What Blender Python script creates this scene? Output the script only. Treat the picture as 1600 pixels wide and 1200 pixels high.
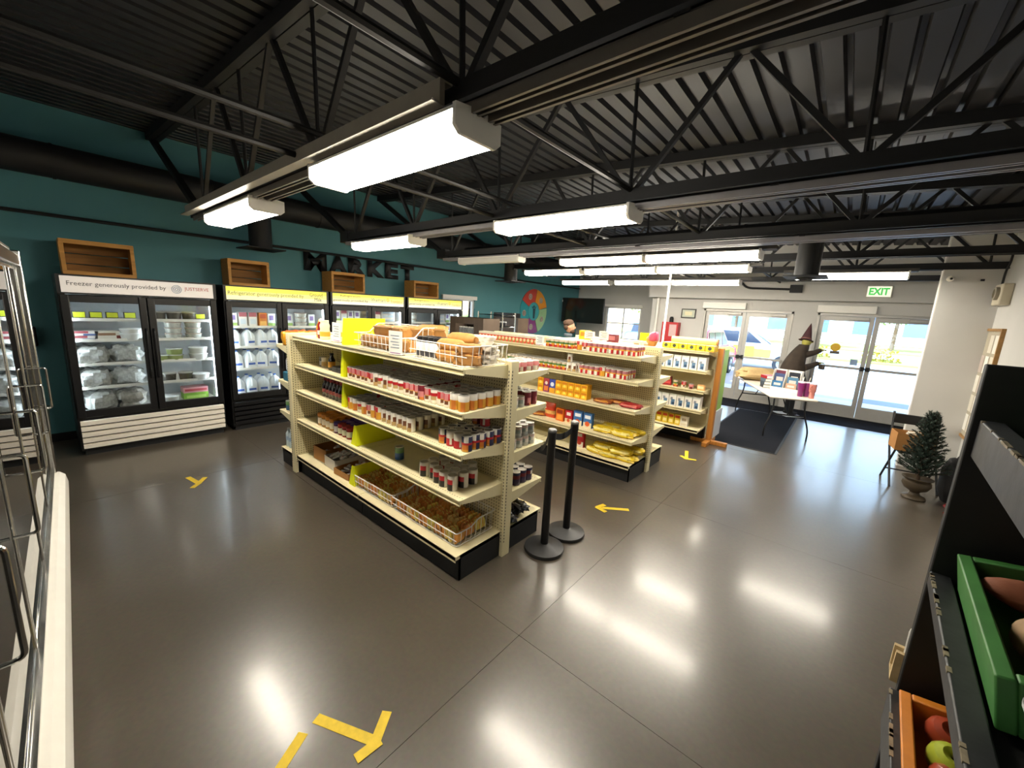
import bpy, bmesh, math, random
from mathutils import Matrix, Vector, noise
random.seed(7)
SC = bpy.context.scene
COL = SC.collection
for o in list(bpy.data.objects):
    bpy.data.objects.remove(o)

# ------------------------------------------------------------------ camera
CAM_H = 1.885
yaw, pit, rol = 0.693363, 0.187150, 0.0526935
fw = Vector((-math.sin(yaw)*math.cos(pit), math.cos(yaw)*math.cos(pit), -math.sin(pit)))
r0 = Vector((math.cos(yaw), math.sin(yaw), 0))
u0 = r0.cross(fw)
rv = math.cos(rol)*r0 + math.sin(rol)*u0
uv = -math.sin(rol)*r0 + math.cos(rol)*u0
cam = bpy.data.objects.new('camera', bpy.data.cameras.new('camera'))
COL.objects.link(cam)
cam.matrix_world = Matrix(((rv.x, uv.x, -fw.x, 0), (rv.y, uv.y, -fw.y, 0), (rv.z, uv.z, -fw.z, CAM_H), (0, 0, 0, 1)))
cam.data.sensor_fit = 'HORIZONTAL'
cam.data.sensor_width = 36
cam.data.lens = 619.78/1600*36
cam.data.clip_start = 0.02
cam.data.clip_end = 300
SC.camera = cam

# ------------------------------------------------------------------ sky, sun, exposure
LAMP = 13.0          # emission of the fluorescent diffusers
W = bpy.data.worlds.new('sky'); SC.world = W
W.use_nodes = True
wn = W.node_tree.nodes; wl = W.node_tree.links
sky = wn.new('ShaderNodeTexSky'); sky.sky_type = 'NISHITA'
sky.sun_disc = False
sky.sun_elevation = math.radians(52); sky.sun_rotation = math.radians(200)
sky.air_density = 1.3; sky.dust_density = 1.0
bg = wn['Background']; bg.inputs['Strength'].default_value = 0.3
wl.new(sky.outputs[0], bg.inputs[0])
sun = bpy.data.objects.new('sun', bpy.data.lights.new('sun', 'SUN'))
COL.objects.link(sun)
sun.data.energy = 7.5; sun.data.angle = 0.01; sun.data.color = (.30, .58, 1.0)
sun.rotation_euler = Vector((0.35, 0.62, -0.9)).to_track_quat('-Z', 'Y').to_euler()
vs = SC.view_settings
vs.view_transform = 'Standard'; vs.look = 'None'; vs.gamma = 1.0; vs.use_curve_mapping = False
vs.exposure = 2.0

# ------------------------------------------------------------------ materials
def hexc(h):
    h = h.lstrip('#')
    c = [int(h[i:i+2], 16)/255 for i in (0, 2, 4)]
    return tuple((x/12.92 if x <= .04045 else ((x+.055)/1.055)**2.4) for x in c)
MATS = {}
def M(name, col=None, rough=.5, metal=0., var=.10, scale=14., bump=0., bscale=None, spec=.5, stretch=None, emit=0., trans=0., coat=0.):
    """procedural material: base colour broken up by noise, optional bump"""
    if name in MATS: return MATS[name]
    c = hexc(col) if isinstance(col, str) else col
    m = bpy.data.materials.new(name); m.use_nodes = True
    nt = m.node_tree; n = nt.nodes; l = nt.links
    b = n['Principled BSDF']
    b.inputs['Roughness'].default_value = rough
    b.inputs['Metallic'].default_value = metal
    b.inputs['Specular IOR Level'].default_value = spec
    if coat: b.inputs['Coat Weight'].default_value = coat; b.inputs['Coat Roughness'].default_value = .08
    if trans: b.inputs['Transmission Weight'].default_value = trans
    tc = n.new('ShaderNodeTexCoord'); mp = n.new('ShaderNodeMapping')
    l.new(tc.outputs['Object'], mp.inputs[0])
    if stretch: mp.inputs['Scale'].default_value = stretch
    nz = n.new('ShaderNodeTexNoise'); nz.inputs['Scale'].default_value = scale; nz.inputs['Detail'].default_value = 4
    l.new(mp.outputs[0], nz.inputs['Vector'])
    mx = n.new('ShaderNodeMix'); mx.data_type = 'RGBA'
    mx.inputs[6].default_value = (*[max(0, x*(1-var*1.6)) for x in c], 1)
    mx.inputs[7].default_value = (*[min(1, x*(1+var*1.6)) for x in c], 1)
    l.new(nz.outputs['Fac'], mx.inputs[0])
    l.new(mx.outputs[2], b.inputs['Base Color'])
    if bump:
        bp = n.new('ShaderNodeBump'); bp.inputs['Strength'].default_value = bump; bp.inputs['Distance'].default_value = .01
        if bscale:
            nb = n.new('ShaderNodeTexNoise'); nb.inputs['Scale'].default_value = bscale; nb.inputs['Detail'].default_value = 3
            l.new(mp.outputs[0], nb.inputs['Vector']); l.new(nb.outputs['Fac'], bp.inputs['Height'])
        else: l.new(nz.outputs['Fac'], bp.inputs['Height'])
        l.new(bp.outputs[0], b.inputs['Normal'])
    if emit:
        b.inputs['Emission Color'].default_value = (*c, 1); b.inputs['Emission Strength'].default_value = emit
    MATS[name] = m
    return m
def glass(name, tint=(1, 1, 1), refl=1.0, rough=0.0, alpha=0.0):
    """thin pane: clear transmission plus Fresnel reflection"""
    m = bpy.data.materials.new(name); m.use_nodes = True
    nt = m.node_tree; n = nt.nodes; l = nt.links
    n.remove(n['Principled BSDF'])
    t = n.new('ShaderNodeBsdfTransparent'); t.inputs[0].default_value = (*tint, 1)
    g = n.new('ShaderNodeBsdfGlossy'); g.inputs['Roughness'].default_value = rough
    f = n.new('ShaderNodeFresnel'); f.inputs[0].default_value = 1.45
    mu = n.new('ShaderNodeMath'); mu.operation = 'MULTIPLY_ADD'; mu.inputs[1].default_value = refl; mu.inputs[2].default_value = alpha; mu.use_clamp = True
    l.new(f.outputs[0], mu.inputs[0])
    mx = n.new('ShaderNodeMixShader'); l.new(mu.outputs[0], mx.inputs[0]); l.new(t.outputs[0], mx.inputs[1]); l.new(g.outputs[0], mx.inputs[2])
    l.new(mx.outputs[0], n['Material Output'].inputs[0])
    MATS[name] = m
    return m
def pegboard(name, col, plane):
    """enamelled pegboard: rows of small punched holes, 1 inch apart"""
    m = M(name, col, .45, var=.05)
    nt = m.node_tree; n = nt.nodes; l = nt.links
    tc = [x for x in n if x.type == 'TEX_COORD'][0]
    sc = n.new('ShaderNodeVectorMath'); sc.operation = 'SCALE'; sc.inputs['Scale'].default_value = 1/.0254
    l.new(tc.outputs['Object'], sc.inputs[0])
    fr = n.new('ShaderNodeVectorMath'); fr.operation = 'FRACTION'; l.new(sc.outputs[0], fr.inputs[0])
    sb = n.new('ShaderNodeVectorMath'); sb.operation = 'SUBTRACT'; sb.inputs[1].default_value = (.5, .5, .5); l.new(fr.outputs[0], sb.inputs[0])
    ml = n.new('ShaderNodeVectorMath'); ml.operation = 'MULTIPLY'; ml.inputs[1].default_value = plane; l.new(sb.outputs[0], ml.inputs[0])
    ln = n.new('ShaderNodeVectorMath'); ln.operation = 'LENGTH'; l.new(ml.outputs[0], ln.inputs[0])
    lt = n.new('ShaderNodeMath'); lt.operation = 'LESS_THAN'; lt.inputs[1].default_value = .19; l.new(ln.outputs['Value'], lt.inputs[0])
    b = n['Principled BSDF']; old = b.inputs['Base Color'].links[0].from_socket
    mx = n.new('ShaderNodeMix'); mx.data_type = 'RGBA'; l.new(lt.outputs[0], mx.inputs[0]); l.new(old, mx.inputs[6])
    mx.inputs[7].default_value = (*hexc('#3a3424'), 1); l.new(mx.outputs[2], b.inputs['Base Color'])
    return m
def wood(name, col, rough=.6, axis=(1, 12, 12)):
    return M(name, col, rough, var=.28, scale=3.0, stretch=axis, bump=.15)

m_black = M('black_enamel', '#101012', .35, var=.15)
m_blackm = M('black_matte', '#161719', .7, var=.15)
m_steelblk = M('black_painted_steel', '#141518', .6, var=.2, scale=4)
m_deck = M('painted_steel_deck', '#222226', .5, var=.12, scale=2)
m_strut = M('grey_strut', '#8f8c90', .4, .35, var=.08)
m_white = M('white_enamel', '#e8e6e0', .35, var=.03)
m_whitew = M('white_wall_paint', '#c4c3c0', .7, var=.03, scale=3, bump=.05, bscale=120)
m_teal = M('teal_wall_paint', '#4a848d', .6, var=.05, scale=2.5, bump=.04, bscale=110)
m_cream = M('cream_enamel', '#e4d9b0', .42, var=.04)
m_peg = pegboard('cream_pegboard', '#dacfa6', (1, 0, 1))
m_chrome = M('chrome', '#c9c9c6', .18, 1., var=.03)
m_tin = M('tin_lid', '#b5b2aa', .35, .55, var=.08)
m_paper = M('white_paper', '#ece9e2', .7, var=.03)
m_card = M('brown_cardboard', '#a8763f', .8, var=.12, scale=8)
m_yel = M('fluorescent_yellow_board', '#e8ef00', .6, var=.03)
m_tape = M('yellow_floor_tape', '#d8b820', .6, var=.16, scale=30)
m_glass = glass('window_glass')
m_alu = M('anodised_aluminium', '#aeaca8', .42, .35, var=.05)
m_dark = M('dark_void', '#060606', .8, var=.1)
def flat(col, rough=.45, var=.05, **k):
    return M('paint_' + col.strip('#') + ('' if rough == .45 else '_%d' % int(rough*100)), col, rough, var=var, **k)

# ------------------------------------------------------------------ mesh building
class MB:
    def __init__(s): s.v = []; s.f = []; s.m = []; s.mats = []
    def mi(s, mat):
        if mat not in s.mats: s.mats.append(mat)
        return s.mats.index(mat)
    def face(s, pts, mat):
        i = len(s.v); s.v += [tuple(p) for p in pts]; s.f.append(tuple(range(i, i+len(pts)))); s.m.append(s.mi(mat)); return s
    def add(s, vs, fs, mat):
        i = len(s.v); k = s.mi(mat); s.v += [tuple(p) for p in vs]
        for f in fs: s.f.append(tuple(i+a for a in f)); s.m.append(k)
        return s
    def box(s, x0, x1, y0, y1, z0, z1, mat, mx=None):
        vs = [(x, y, z) for z in (z0, z1) for y in (y0, y1) for x in (x0, x1)]
        if mx is not None: vs = [mx @ Vector(p) for p in vs]
        return s.add(vs, [(0, 2, 3, 1), (4, 5, 7, 6), (0, 1, 5, 4), (2, 6, 7, 3), (0, 4, 6, 2), (1, 3, 7, 5)], mat)
    def bar(s, a, b, w, h, mat, up=(0, 0, 1)):
        a = Vector(a); b = Vector(b); d = (b-a); L = d.length; d.normalize()
        u = Vector(up)
        if abs(d.dot(u)) > .99: u = Vector((0, 1, 0))
        x = d.cross(u).normalized(); u = x.cross(d)
        mx = Matrix(((x.x, d.x, u.x, a.x), (x.y, d.y, u.y, a.y), (x.z, d.z, u.z, a.z), (0, 0, 0, 1)))
        return s.box(-w/2, w/2, 0, L, -h/2, h/2, mat, mx)
    def lathe(s, prof, mat, seg=16, c=(0, 0, 0), mx=None, mats=None, patch=None):
        """prof: (radius, z) pairs; mats: one per band; patch: {(band, seg): mat}"""
        vs = []
        for r, z in prof:
            for k in range(seg):
                a = 2*math.pi*k/seg
                vs.append(Vector((c[0]+r*math.cos(a), c[1]+r*math.sin(a), c[2]+z)))
        if mx is not None: vs = [mx @ p for p in vs]
        i = len(s.v); s.v += [tuple(p) for p in vs]
        for j in range(len(prof)-1):
            mm = mats[j] if mats else mat
            for k in range(seg):
                k2 = (k+1) % seg
                pm = patch.get((j, k), mm) if patch else mm
                s.f.append((i+j*seg+k, i+j*seg+k2, i+(j+1)*seg+k2, i+(j+1)*seg+k)); s.m.append(s.mi(pm))
        for j, fl in ((0, True), (len(prof)-1, False)):
            if prof[j][0] > 1e-5:
                ring = [i+j*seg+k for k in range(seg)]
                s.f.append(tuple(reversed(ring)) if fl else tuple(ring))
                mm = (mats[0] if fl else mats[-1]) if mats else mat
                s.m.append(s.mi(mm))
        return s
    def tube(s, pts, r, mat, seg=8, closed=False):
        P = [Vector(p) for p in pts]; n = len(P); R = r if isinstance(r, (list, tuple)) else [r]*n
        rings = []; prev = None
        for i in range(n):
            if closed: d = P[(i+1) % n]-P[i-1]
            else: d = P[min(i+1, n-1)]-P[max(i-1, 0)]
            d.normalize()
            if prev is None:
                u = Vector((0, 0, 1)) if abs(d.z) < .9 else Vector((1, 0, 0))
            else: u = prev
            x = d.cross(u)
            if x.length < 1e-4: x = d.cross(Vector((0, 1, 0.1)))
            x.normalize(); u = x.cross(d); prev = u
            rings.append([P[i]+R[i]*(math.cos(2*math.pi*k/seg)*x+math.sin(2*math.pi*k/seg)*u) for k in range(seg)])
        i0 = len(s.v); k_ = s.mi(mat)
        for g in rings: s.v += [tuple(p) for p in g]
        for i in range(n if closed else n-1):
            j = (i+1) % n
            for k in range(seg):
                k2 = (k+1) % seg
                s.f.append((i0+i*seg+k, i0+j*seg+k, i0+j*seg+k2, i0+i*seg+k2)); s.m.append(k_)
        if not closed:
            s.f.append(tuple(i0+k for k in range(seg))); s.m.append(k_)
            s.f.append(tuple(i0+(n-1)*seg+k for k in reversed(range(seg)))); s.m.append(k_)
        return s
    def loft(s, rings, mat, cap=True, mats=None):
        n = len(rings[0]); i = len(s.v)
        for g in rings: s.v += [tuple(p) for p in g]
        for j in range(len(rings)-1):
            k_ = s.mi(mats[j] if mats else mat)
            for k in range(n):
                k2 = (k+1) % n
                s.f.append((i+j*n+k, i+j*n+k2, i+(j+1)*n+k2, i+(j+1)*n+k)); s.m.append(k_)
        if cap:
            s.f.append(tuple(i+k for k in reversed(range(n)))); s.m.append(s.mi(mats[0] if mats else mat))
            s.f.append(tuple(i+(len(rings)-1)*n+k for k in range(n))); s.m.append(s.mi(mats[-1] if mats else mat))
        return s
    def prism(s, poly, t0, t1, mat, fn):
        """poly: 2-D outline; fn(u, v, t) -> 3-D point"""
        n = len(poly); i = len(s.v); k_ = s.mi(mat)
        s.v += [tuple(fn(u, v, t0)) for u, v in poly]+[tuple(fn(u, v, t1)) for u, v in poly]
        for k in range(n):
            k2 = (k+1) % n
            s.f.append((i+k, i+k2, i+n+k2, i+n+k)); s.m.append(k_)
        s.f.append(tuple(i+k for k in reversed(range(n)))); s.m.append(k_)
        s.f.append(tuple(i+n+k for k in range(n))); s.m.append(k_)
        return s
    def blob(s, rx, ry, rz, mat, c=(0, 0, 0), seed=0, amp=.12, e=.6, nu=14, nv=8, fq=3., flat0=True, mats=None, mx=None):
        """soft lumpy superellipsoid resting on z=0"""
        def sp(x, p): return math.copysign(abs(x)**p, x)
        vs = []
        for j in range(nv+1):
            b = -math.pi/2+math.pi*j/nv
            for k in range(nu):
                a = 2*math.pi*k/nu
                p = Vector((sp(math.cos(a), e)*sp(math.cos(b), e)*rx, sp(math.sin(a), e)*sp(math.cos(b), e)*ry, sp(math.sin(b), e)*rz))
                q = Vector((p.x/rx*fq, p.y/ry*fq, p.z/rz*fq))*.5+Vector((seed*7.3, seed*3.1, seed))
                p *= 1+amp*noise.noise(q)*2
                p.z += rz
                if flat0 and p.z < rz*.12: p.z = 0
                vs.append(Vector(c)+p)
        if mx is not None: vs = [mx @ p for p in vs]
        i = len(s.v); s.v += [tuple(p) for p in vs]
        for j in range(nv):
            for k in range(nu):
                k2 = (k+1) % nu
                mm = mats(j, k) if mats else mat
                s.f.append((i+j*nu+k, i+j*nu+k2, i+(j+1)*nu+k2, i+(j+1)*nu+k)); s.m.append(s.mi(mm))
        return s
    def mesh(s, name, ang=35):
        me = bpy.data.meshes.new(name)
        me.from_pydata(s.v, [], s.f)
        for m in s.mats: me.materials.append(m)
        me.polygons.foreach_set('material_index', s.m)
        bm = bmesh.new(); bm.from_mesh(me)
        bmesh.ops.remove_doubles(bm, verts=bm.verts, dist=1e-5)
        bmesh.ops.recalc_face_normals(bm, faces=bm.faces)
        bm.to_mesh(me); bm.free()
        me.polygons.foreach_set('use_smooth', [True]*len(me.polygons))
        me.set_sharp_from_angle(angle=math.radians(ang))
        return me
    def build(s, name, parent=None, loc=(0, 0, 0), rotz=0., bevel=0., ang=35):
        o = bpy.data.objects.new(name, s.mesh(name, ang)); COL.objects.link(o)
        o.location = loc; o.rotation_euler = (0, 0, rotz)
        if parent is not None: o.parent = parent
        if bevel:
            b = o.modifiers.new('bevel', 'BEVEL'); b.width = bevel; b.segments = 2; b.limit_method = 'ANGLE'
        return o
def put(name, me, parent=None, loc=(0, 0, 0), rot=(0, 0, 0)):
    o = bpy.data.objects.new(name, me); COL.objects.link(o); o.location = loc; o.rotation_euler = rot
    if parent is not None: o.parent = parent
    return o
def tag(o, label=None, cat=None, group=None, kind=None):
    if label: o['label'] = label
    if cat: o['category'] = cat
    if group: o['group'] = group
    if kind: o['kind'] = kind
    return o
def thing(name, label, cat, loc=(0, 0, 0), rotz=0., group=None):
    o = bpy.data.objects.new(name, None); COL.objects.link(o); o.empty_display_size = .05
    o.location = loc; o.rotation_euler = (0, 0, rotz)
    return tag(o, label, cat, group)
def struct(o, label=None):
    o['kind'] = 'structure'
    if label: o['label'] = label
    return o
KIDS = {}
def kids(o):
    return [c for c in bpy.data.objects if c.parent == o]
def dup(root, loc, rot=None, label=None, group=None, children=None):
    """copy of a thing with copies of its parts and sub-parts"""
    r = root.copy(); COL.objects.link(r); r.location = loc
    if rot is not None: r.rotation_euler = (0, 0, rot) if not isinstance(rot, (tuple, list)) else rot
    if label: r['label'] = label
    if group: r['group'] = group
    for ch in (KIDS.setdefault(root.name, kids(root)) if children is None else children):
        c = ch.copy(); COL.objects.link(c); c.parent = r
        for g in KIDS.setdefault(ch.name, kids(ch)):
            d = g.copy(); COL.objects.link(d); d.parent = c
    return r
def text(name, s, mat, parent, o, xd, ud, width=None, height=None, ext=.002, center=False, bold=0.):
    """flat lettering as a mesh: origin o, reading along xd, upright along ud"""
    cu = bpy.data.curves.new(name, 'FONT'); cu.body = s; cu.size = 1; cu.resolution_u = 2; cu.offset = bold
    t = bpy.data.objects.new(name, cu); COL.objects.link(t)
    me = bpy.data.meshes.new_from_object(t)
    bpy.data.objects.remove(t); bpy.data.curves.remove(cu)
    xs = [v.co.x for v in me.vertices]; ys = [v.co.y for v in me.vertices]
    w = max(xs)-min(xs); hh = max(ys)-min(ys)
    sx = width/w if width else height/hh
    sy = height/hh if height else sx
    xd = Vector(xd).normalized(); ud = Vector(ud).normalized(); nd = xd.cross(ud)
    cx = (min(xs)+max(xs))/2 if center else min(xs)
    for v in me.vertices:
        a = (v.co.x-cx)*sx; b = (v.co.y-min(ys))*sy
        v.co = Vector(o)+xd*a+ud*b+nd*ext
    bm = bmesh.new(); bm.from_mesh(me)
    g = bmesh.ops.extrude_face_region(bm, geom=bm.faces[:])
    bmesh.ops.translate(bm, verts=[e for e in g['geom'] if isinstance(e, bmesh.types.BMVert)], vec=-nd*ext*.9)
    bmesh.ops.recalc_face_normals(bm, faces=bm.faces)
    bm.to_mesh(me); bm.free()
    me.materials.clear(); me.materials.append(mat)
    ob = bpy.data.objects.new(name, me); COL.objects.link(ob)
    if parent is not None: ob.parent = parent
    return ob
def fillet(pts, r=.05, n=4):
    out = [Vector(pts[0])]
    for i in range(1, len(pts)-1):
        p = Vector(pts[i]); a = (Vector(pts[i-1])-p); b = (Vector(pts[i+1])-p)
        ra = min(r, a.length*.45); rb = min(r, b.length*.45)
        A = p+a.normalized()*ra; B = p+b.normalized()*rb
        for k in range(n+1):
            t = k/n; out.append(A*(1-t)**2+p*2*t*(1-t)+B*t*t)
    out.append(Vector(pts[-1])); return out
# ================================================================== STRUCTURE
XL, XR, YB, YD, YF = -7.2, 1.33, -1.15, 10.8, 11.95     # teal wall, right wall, back wall, door wall, far wall
def zdeck(x): return 3.44-.055*x
# --- polished concrete floor in saw-cut slabs
def concrete():
    m = bpy.data.materials.new('polished_concrete'); m.use_nodes = True
    n = m.node_tree.nodes; l = m.node_tree.links; b = n['Principled BSDF']
    tc = n.new('ShaderNodeTexCoord')
    a = n.new('ShaderNodeTexNoise'); a.inputs['Scale'].default_value = 1.1; a.inputs['Detail'].default_value = 8; a.inputs['Roughness'].default_value = .55
    c = n.new('ShaderNodeTexNoise'); c.inputs['Scale'].default_value = 38; c.inputs['Detail'].default_value = 5
    for q in (a, c): l.new(tc.outputs['Object'], q.inputs['Vector'])
    r1 = n.new('ShaderNodeValToRGB'); r1.color_ramp.elements[0].position = .2; r1.color_ramp.elements[1].position = .8
    r1.color_ramp.elements[0].color = (*hexc('#433b30'), 1); r1.color_ramp.elements[1].color = (*hexc('#564c3f'), 1)
    l.new(a.outputs['Fac'], r1.inputs[0])
    mx = n.new('ShaderNodeMix'); mx.data_type = 'RGBA'; mx.blend_type = 'OVERLAY'; mx.inputs[0].default_value = .35
    l.new(r1.outputs[0], mx.inputs[6]); l.new(c.outputs['Color'], mx.inputs[7])
    hs = n.new('ShaderNodeHueSaturation'); hs.inputs['Saturation'].default_value = .8; l.new(mx.outputs[2], hs.inputs['Color'])
    l.new(hs.outputs[0], b.inputs['Base Color'])
    rr = n.new('ShaderNodeMapRange'); rr.inputs[3].default_value = .27; rr.inputs[4].default_value = .34
    l.new(a.outputs['Fac'], rr.inputs[0]); l.new(rr.outputs[0], b.inputs['Roughness'])
    bp = n.new('ShaderNodeBump'); bp.inputs['Strength'].default_value = .005; bp.inputs['Distance'].default_value = .02
    d = n.new('ShaderNodeTexNoise'); d.inputs['Scale'].default_value = 6; d.inputs['Detail'].default_value = 3
    l.new(tc.outputs['Object'], d.inputs['Vector']); l.new(d.outputs['Fac'], bp.inputs['Height']); l.new(bp.outputs[0], b.inputs['Normal'])
    b.inputs['Specular IOR Level'].default_value = .7; b.inputs['Coat Weight'].default_value = .32; b.inputs['Coat Roughness'].default_value = .14
    return m
m_conc = concrete()
fl = struct(MB().box(XL, 1.75, YB, 12.05, -.12, -.012, m_dark).build('floor'), 'polished brown-grey concrete floor with saw-cut joints')
xs = [XL, -4.95, -1.2, 1.75]; ys = [YB, 1.63, 3.95, 6.5, 9.0, 12.05]
for i in range(len(xs)-1):
    for j in range(len(ys)-1):
        g = .0012
        MB().box(xs[i]+g, xs[i+1]-g, ys[j]+g, ys[j+1]-g, -.012, 0, m_conc).build('slab', fl)

def wall(name, axis, pos, th, a0, a1, z0, z1, mat, holes=(), label=None):
    """wall slab: axis 'x' runs along X at Y=pos; holes (a0, a1, z0, z1)"""
    b = MB()
    def bx(p, q, r, s_):
        if q-p < 1e-4 or s_-r < 1e-4: return
        if axis == 'x': b.box(p, q, pos, pos+th, r, s_, mat)
        else: b.box(pos, pos+th, p, q, r, s_, mat)
    cur = a0
    for (p, q, r, s_) in sorted(holes):
        bx(cur, p, z0, z1); bx(p, q, z0, r); bx(p, q, s_, z1); cur = q
    bx(cur, a1, z0, z1)
    return struct(b.build(name), label)
HW = 3.95
wall('wall_left', 'y', XL, -.2, YB, YF, -.1, HW, m_teal, [(6.02, 7.05, 1.15, 2.06)], 'teal painted wall behind the row of refrigerators')
wall('wall_back', 'x', YB, -.2, XL-.2, XR+.2, -.1, HW, m_whitew, label='white wall behind the glass door cooler')
wall('wall_far', 'x', YF, .2, XL-.2, -4.0, -.1, HW, m_whitew, [(-6.13, -4.95, 1.1, 2.12)], 'white far wall with the screen and a blind window')
wall('wall_alcove', 'y', -4.19, .18, YD+.2, YF, -.1, HW, m_whitew, label='white return wall beside the fire extinguisher')
D1 = (-2.86, -1.93, -1.00); D2 = (-.58, .35, 1.28)
wall('wall_front', 'x', YD, .2, -4.19, 1.75, -.1, HW, m_whitew, [(D1[0], D1[2], -.1, 2.14), (D2[0], D2[2], -.1, 2.14)], 'white entrance wall holding two glazed double doors')
struct(MB().box(-4.19, 1.75, 10.5, YD, 2.38, HW, m_whitew).build('wall_bulkhead'), 'white bulkhead above the entrance doors')
wall('wall_right', 'y', XR, .2, YB, 7.6, -.1, HW, m_whitew, label='white wall on the right holding the posted notices')
struct(MB().box(.80, 1.75, 7.6, 7.74, -.1, HW, m_whitew).build('wall_stub', bevel=.006), 'shaded white stub wall in front of the right entrance door')
wall('wall_entry', 'y', 1.7, .2, 7.74, YD, -.1, HW, m_whitew, label='white side wall of the entrance bay')
# daylight on the stub wall's end face, painted as a whiter strip
struct(MB().box(.793, .803, 7.6, 7.745, 0, 3.3, m_white).build('lit_edge_1'), 'daylight painted as a white strip on the end edge of the stub wall')
struct(MB().box(XL, XL+.015, YB, YF, 0, .1, m_blackm).build('baseboard_left'))

# --- corrugated deck ceiling, ribs run towards the doors
def deck():
    b = MB(); P = .1524; x = XL-.2; prof = []
    while x < 1.95:
        for dx, dz in ((0, 0), (.100, 0), (.112, .042), (.140, .042)):
            prof.append((x+dx, zdeck(x+dx)+dz))
        x += P
    n = len(prof)
    y0, y1 = YB-.2, 12.15
    vs = [(x, y0, z) for x, z in prof]+[(x, y1, z) for x, z in prof]
    b.add(vs, [(i, i+1, n+i+1, n+i) for i in range(n-1)], m_deck)
    vs = [(XL-.2, y0, zdeck(XL)+.1), (2.0, y0, zdeck(2)+.1), (2.0, y1, zdeck(2)+.1), (XL-.2, y1, zdeck(XL)+.1)]
    b.add(vs+[(x, y, z+.15) for x, y, z in vs], [(0, 1, 2, 3), (4, 5, 6, 7), (0, 1, 5, 4), (1, 2, 6, 5), (2, 3, 7, 6), (3, 0, 4, 7)], m_deck)
    return struct(b.build('ceiling', ang=20), 'dark corrugated steel deck ceiling')
deck()

# --- open web trusses
TY = [1.2, 2.8, 4.45, 6.2, 7.6, 9.2]
TW = ['nearest ceiling truss, above the two wrap lights by the camera', 'second ceiling truss, carrying the bright pale twin strut', 'third ceiling truss, above the unlit light',
      'fourth ceiling truss, just beyond the long round duct', 'fifth ceiling truss, carrying the light before the exit sign', 'farthest ceiling truss, next to the entrance bulkhead']
for ti, ty in enumerate(TY):
    t = thing('ceiling_truss', 'black open-web steel '+TW[ti], 'truss', (0, ty, 2.66), group='black roof trusses')
    zb = .04
    xr = XR-.02 if ty < 7.6 else 1.6
    b = MB()
    for s_ in (-.038, .038):
        b.box(-5.35, xr, s_-.006 if s_ > 0 else s_-.028, s_+.028 if s_ > 0 else s_+.006, 0, .012, m_steelblk)
        b.box(-5.35, xr, s_-.005, s_+.005, 0, .085, m_steelblk)
    b.build('bottom_chord', t)
    b = MB()
    zt0 = zdeck(XL+.02)-2.66; zt1 = zdeck(xr)-2.66
    for s_ in (-.034, .034):
        b.bar((XL+.02, s_, zt0-.045), (xr, s_, zt1-.045), .06, .088, m_steelblk)
    b.build('top_chord', t)
    x = -5.1; k = 0
    while x < xr-.1:
        zt = lambda q: zdeck(q)-2.66-.05
        seg = [((x, 0, zb), (x-.03, 0, zt(x)))]
        if x > -5: seg.append(((x, 0, zb), (x-.62, 0, zt(x-.62))))
        if x+.62 < xr: seg.append(((x, 0, zb), (x+.62, 0, zt(x+.62))))
        for q, (a, c) in enumerate(seg):
            bb = MB()
            if q == 0: bb.tube([a, c], .013, m_steelblk, 6)
            else: bb.bar(a, c, .032, .032, m_steelblk)
            bb.build('web_bar', t)
        x += 1.255
    MB().bar((-5.3, 0, .05), (XL+.02, 0, zdeck(XL)-2.66-.06), .06, .06, m_steelblk).build('end_web', t)
    MB().box(-5.42, -5.22, -.05, .05, -.02, .12, m_steelblk).build('gusset', t)

# --- twin struts that carry the lights
def strut(y, x0, x1, label, mat=m_strut, z=2.615):
    t = thing('twin_strut', label, 'ceiling strut', (0, y, z), group='twin struts carrying lights')
    for s_ in (-.045, .045):
        b = MB()
        b.box(x0, x1, s_-.021, s_+.021, .018, .022, mat); b.box(x0, x1, s_-.021, s_-.018, -.018, .02, mat); b.box(x0, x1, s_+.018, s_+.021, -.018, .02, mat)
        b.box(x0, x1, s_-.018, s_-.009, -.018, -.015, mat); b.box(x0, x1, s_+.009, s_+.018, -.018, -.015, mat)
        b.build('channel', t)
    x = x0+.3
    while x < x1:
        MB().tube([(x, 0, .02), (x, 0, .07)], .006, m_steelblk, 6).box(x-.02, x+.02, -.07, .07, .02, .028, m_steelblk).build('hanger', t)
        x += 1.5
    return t
m_strutd = M('dark_strut', '#55524f', .45, .3, var=.08)
strut(1.2, -5.25, XR-.02, 'grey twin steel strut above the nearest wrap light', M('strut_grey', '#6f6a64', .42, .4, var=.08))
strut(2.8, -5.25, XR-.02, 'pale lilac-grey twin strut crossing the upper right')
strut(4.45, -5.25, XR-.02, 'pale thin strut under the third truss by the unlit light', m_strut)
strut(4.98, -3.4, -.7, 'dark twin strut above the two end-to-end lights', m_strutd, 2.64)
strut(6.2, -5.0, -1.0, 'dark twin strut above the row of three lights', m_strutd)
strut(8.42, -5.6, -1.5, 'dark twin strut above the farthest row of three lights', m_strutd, 2.64)
strut(7.38, -.9, .55, 'dark twin strut above the light near the exit sign', m_strutd, 2.64)

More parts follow.
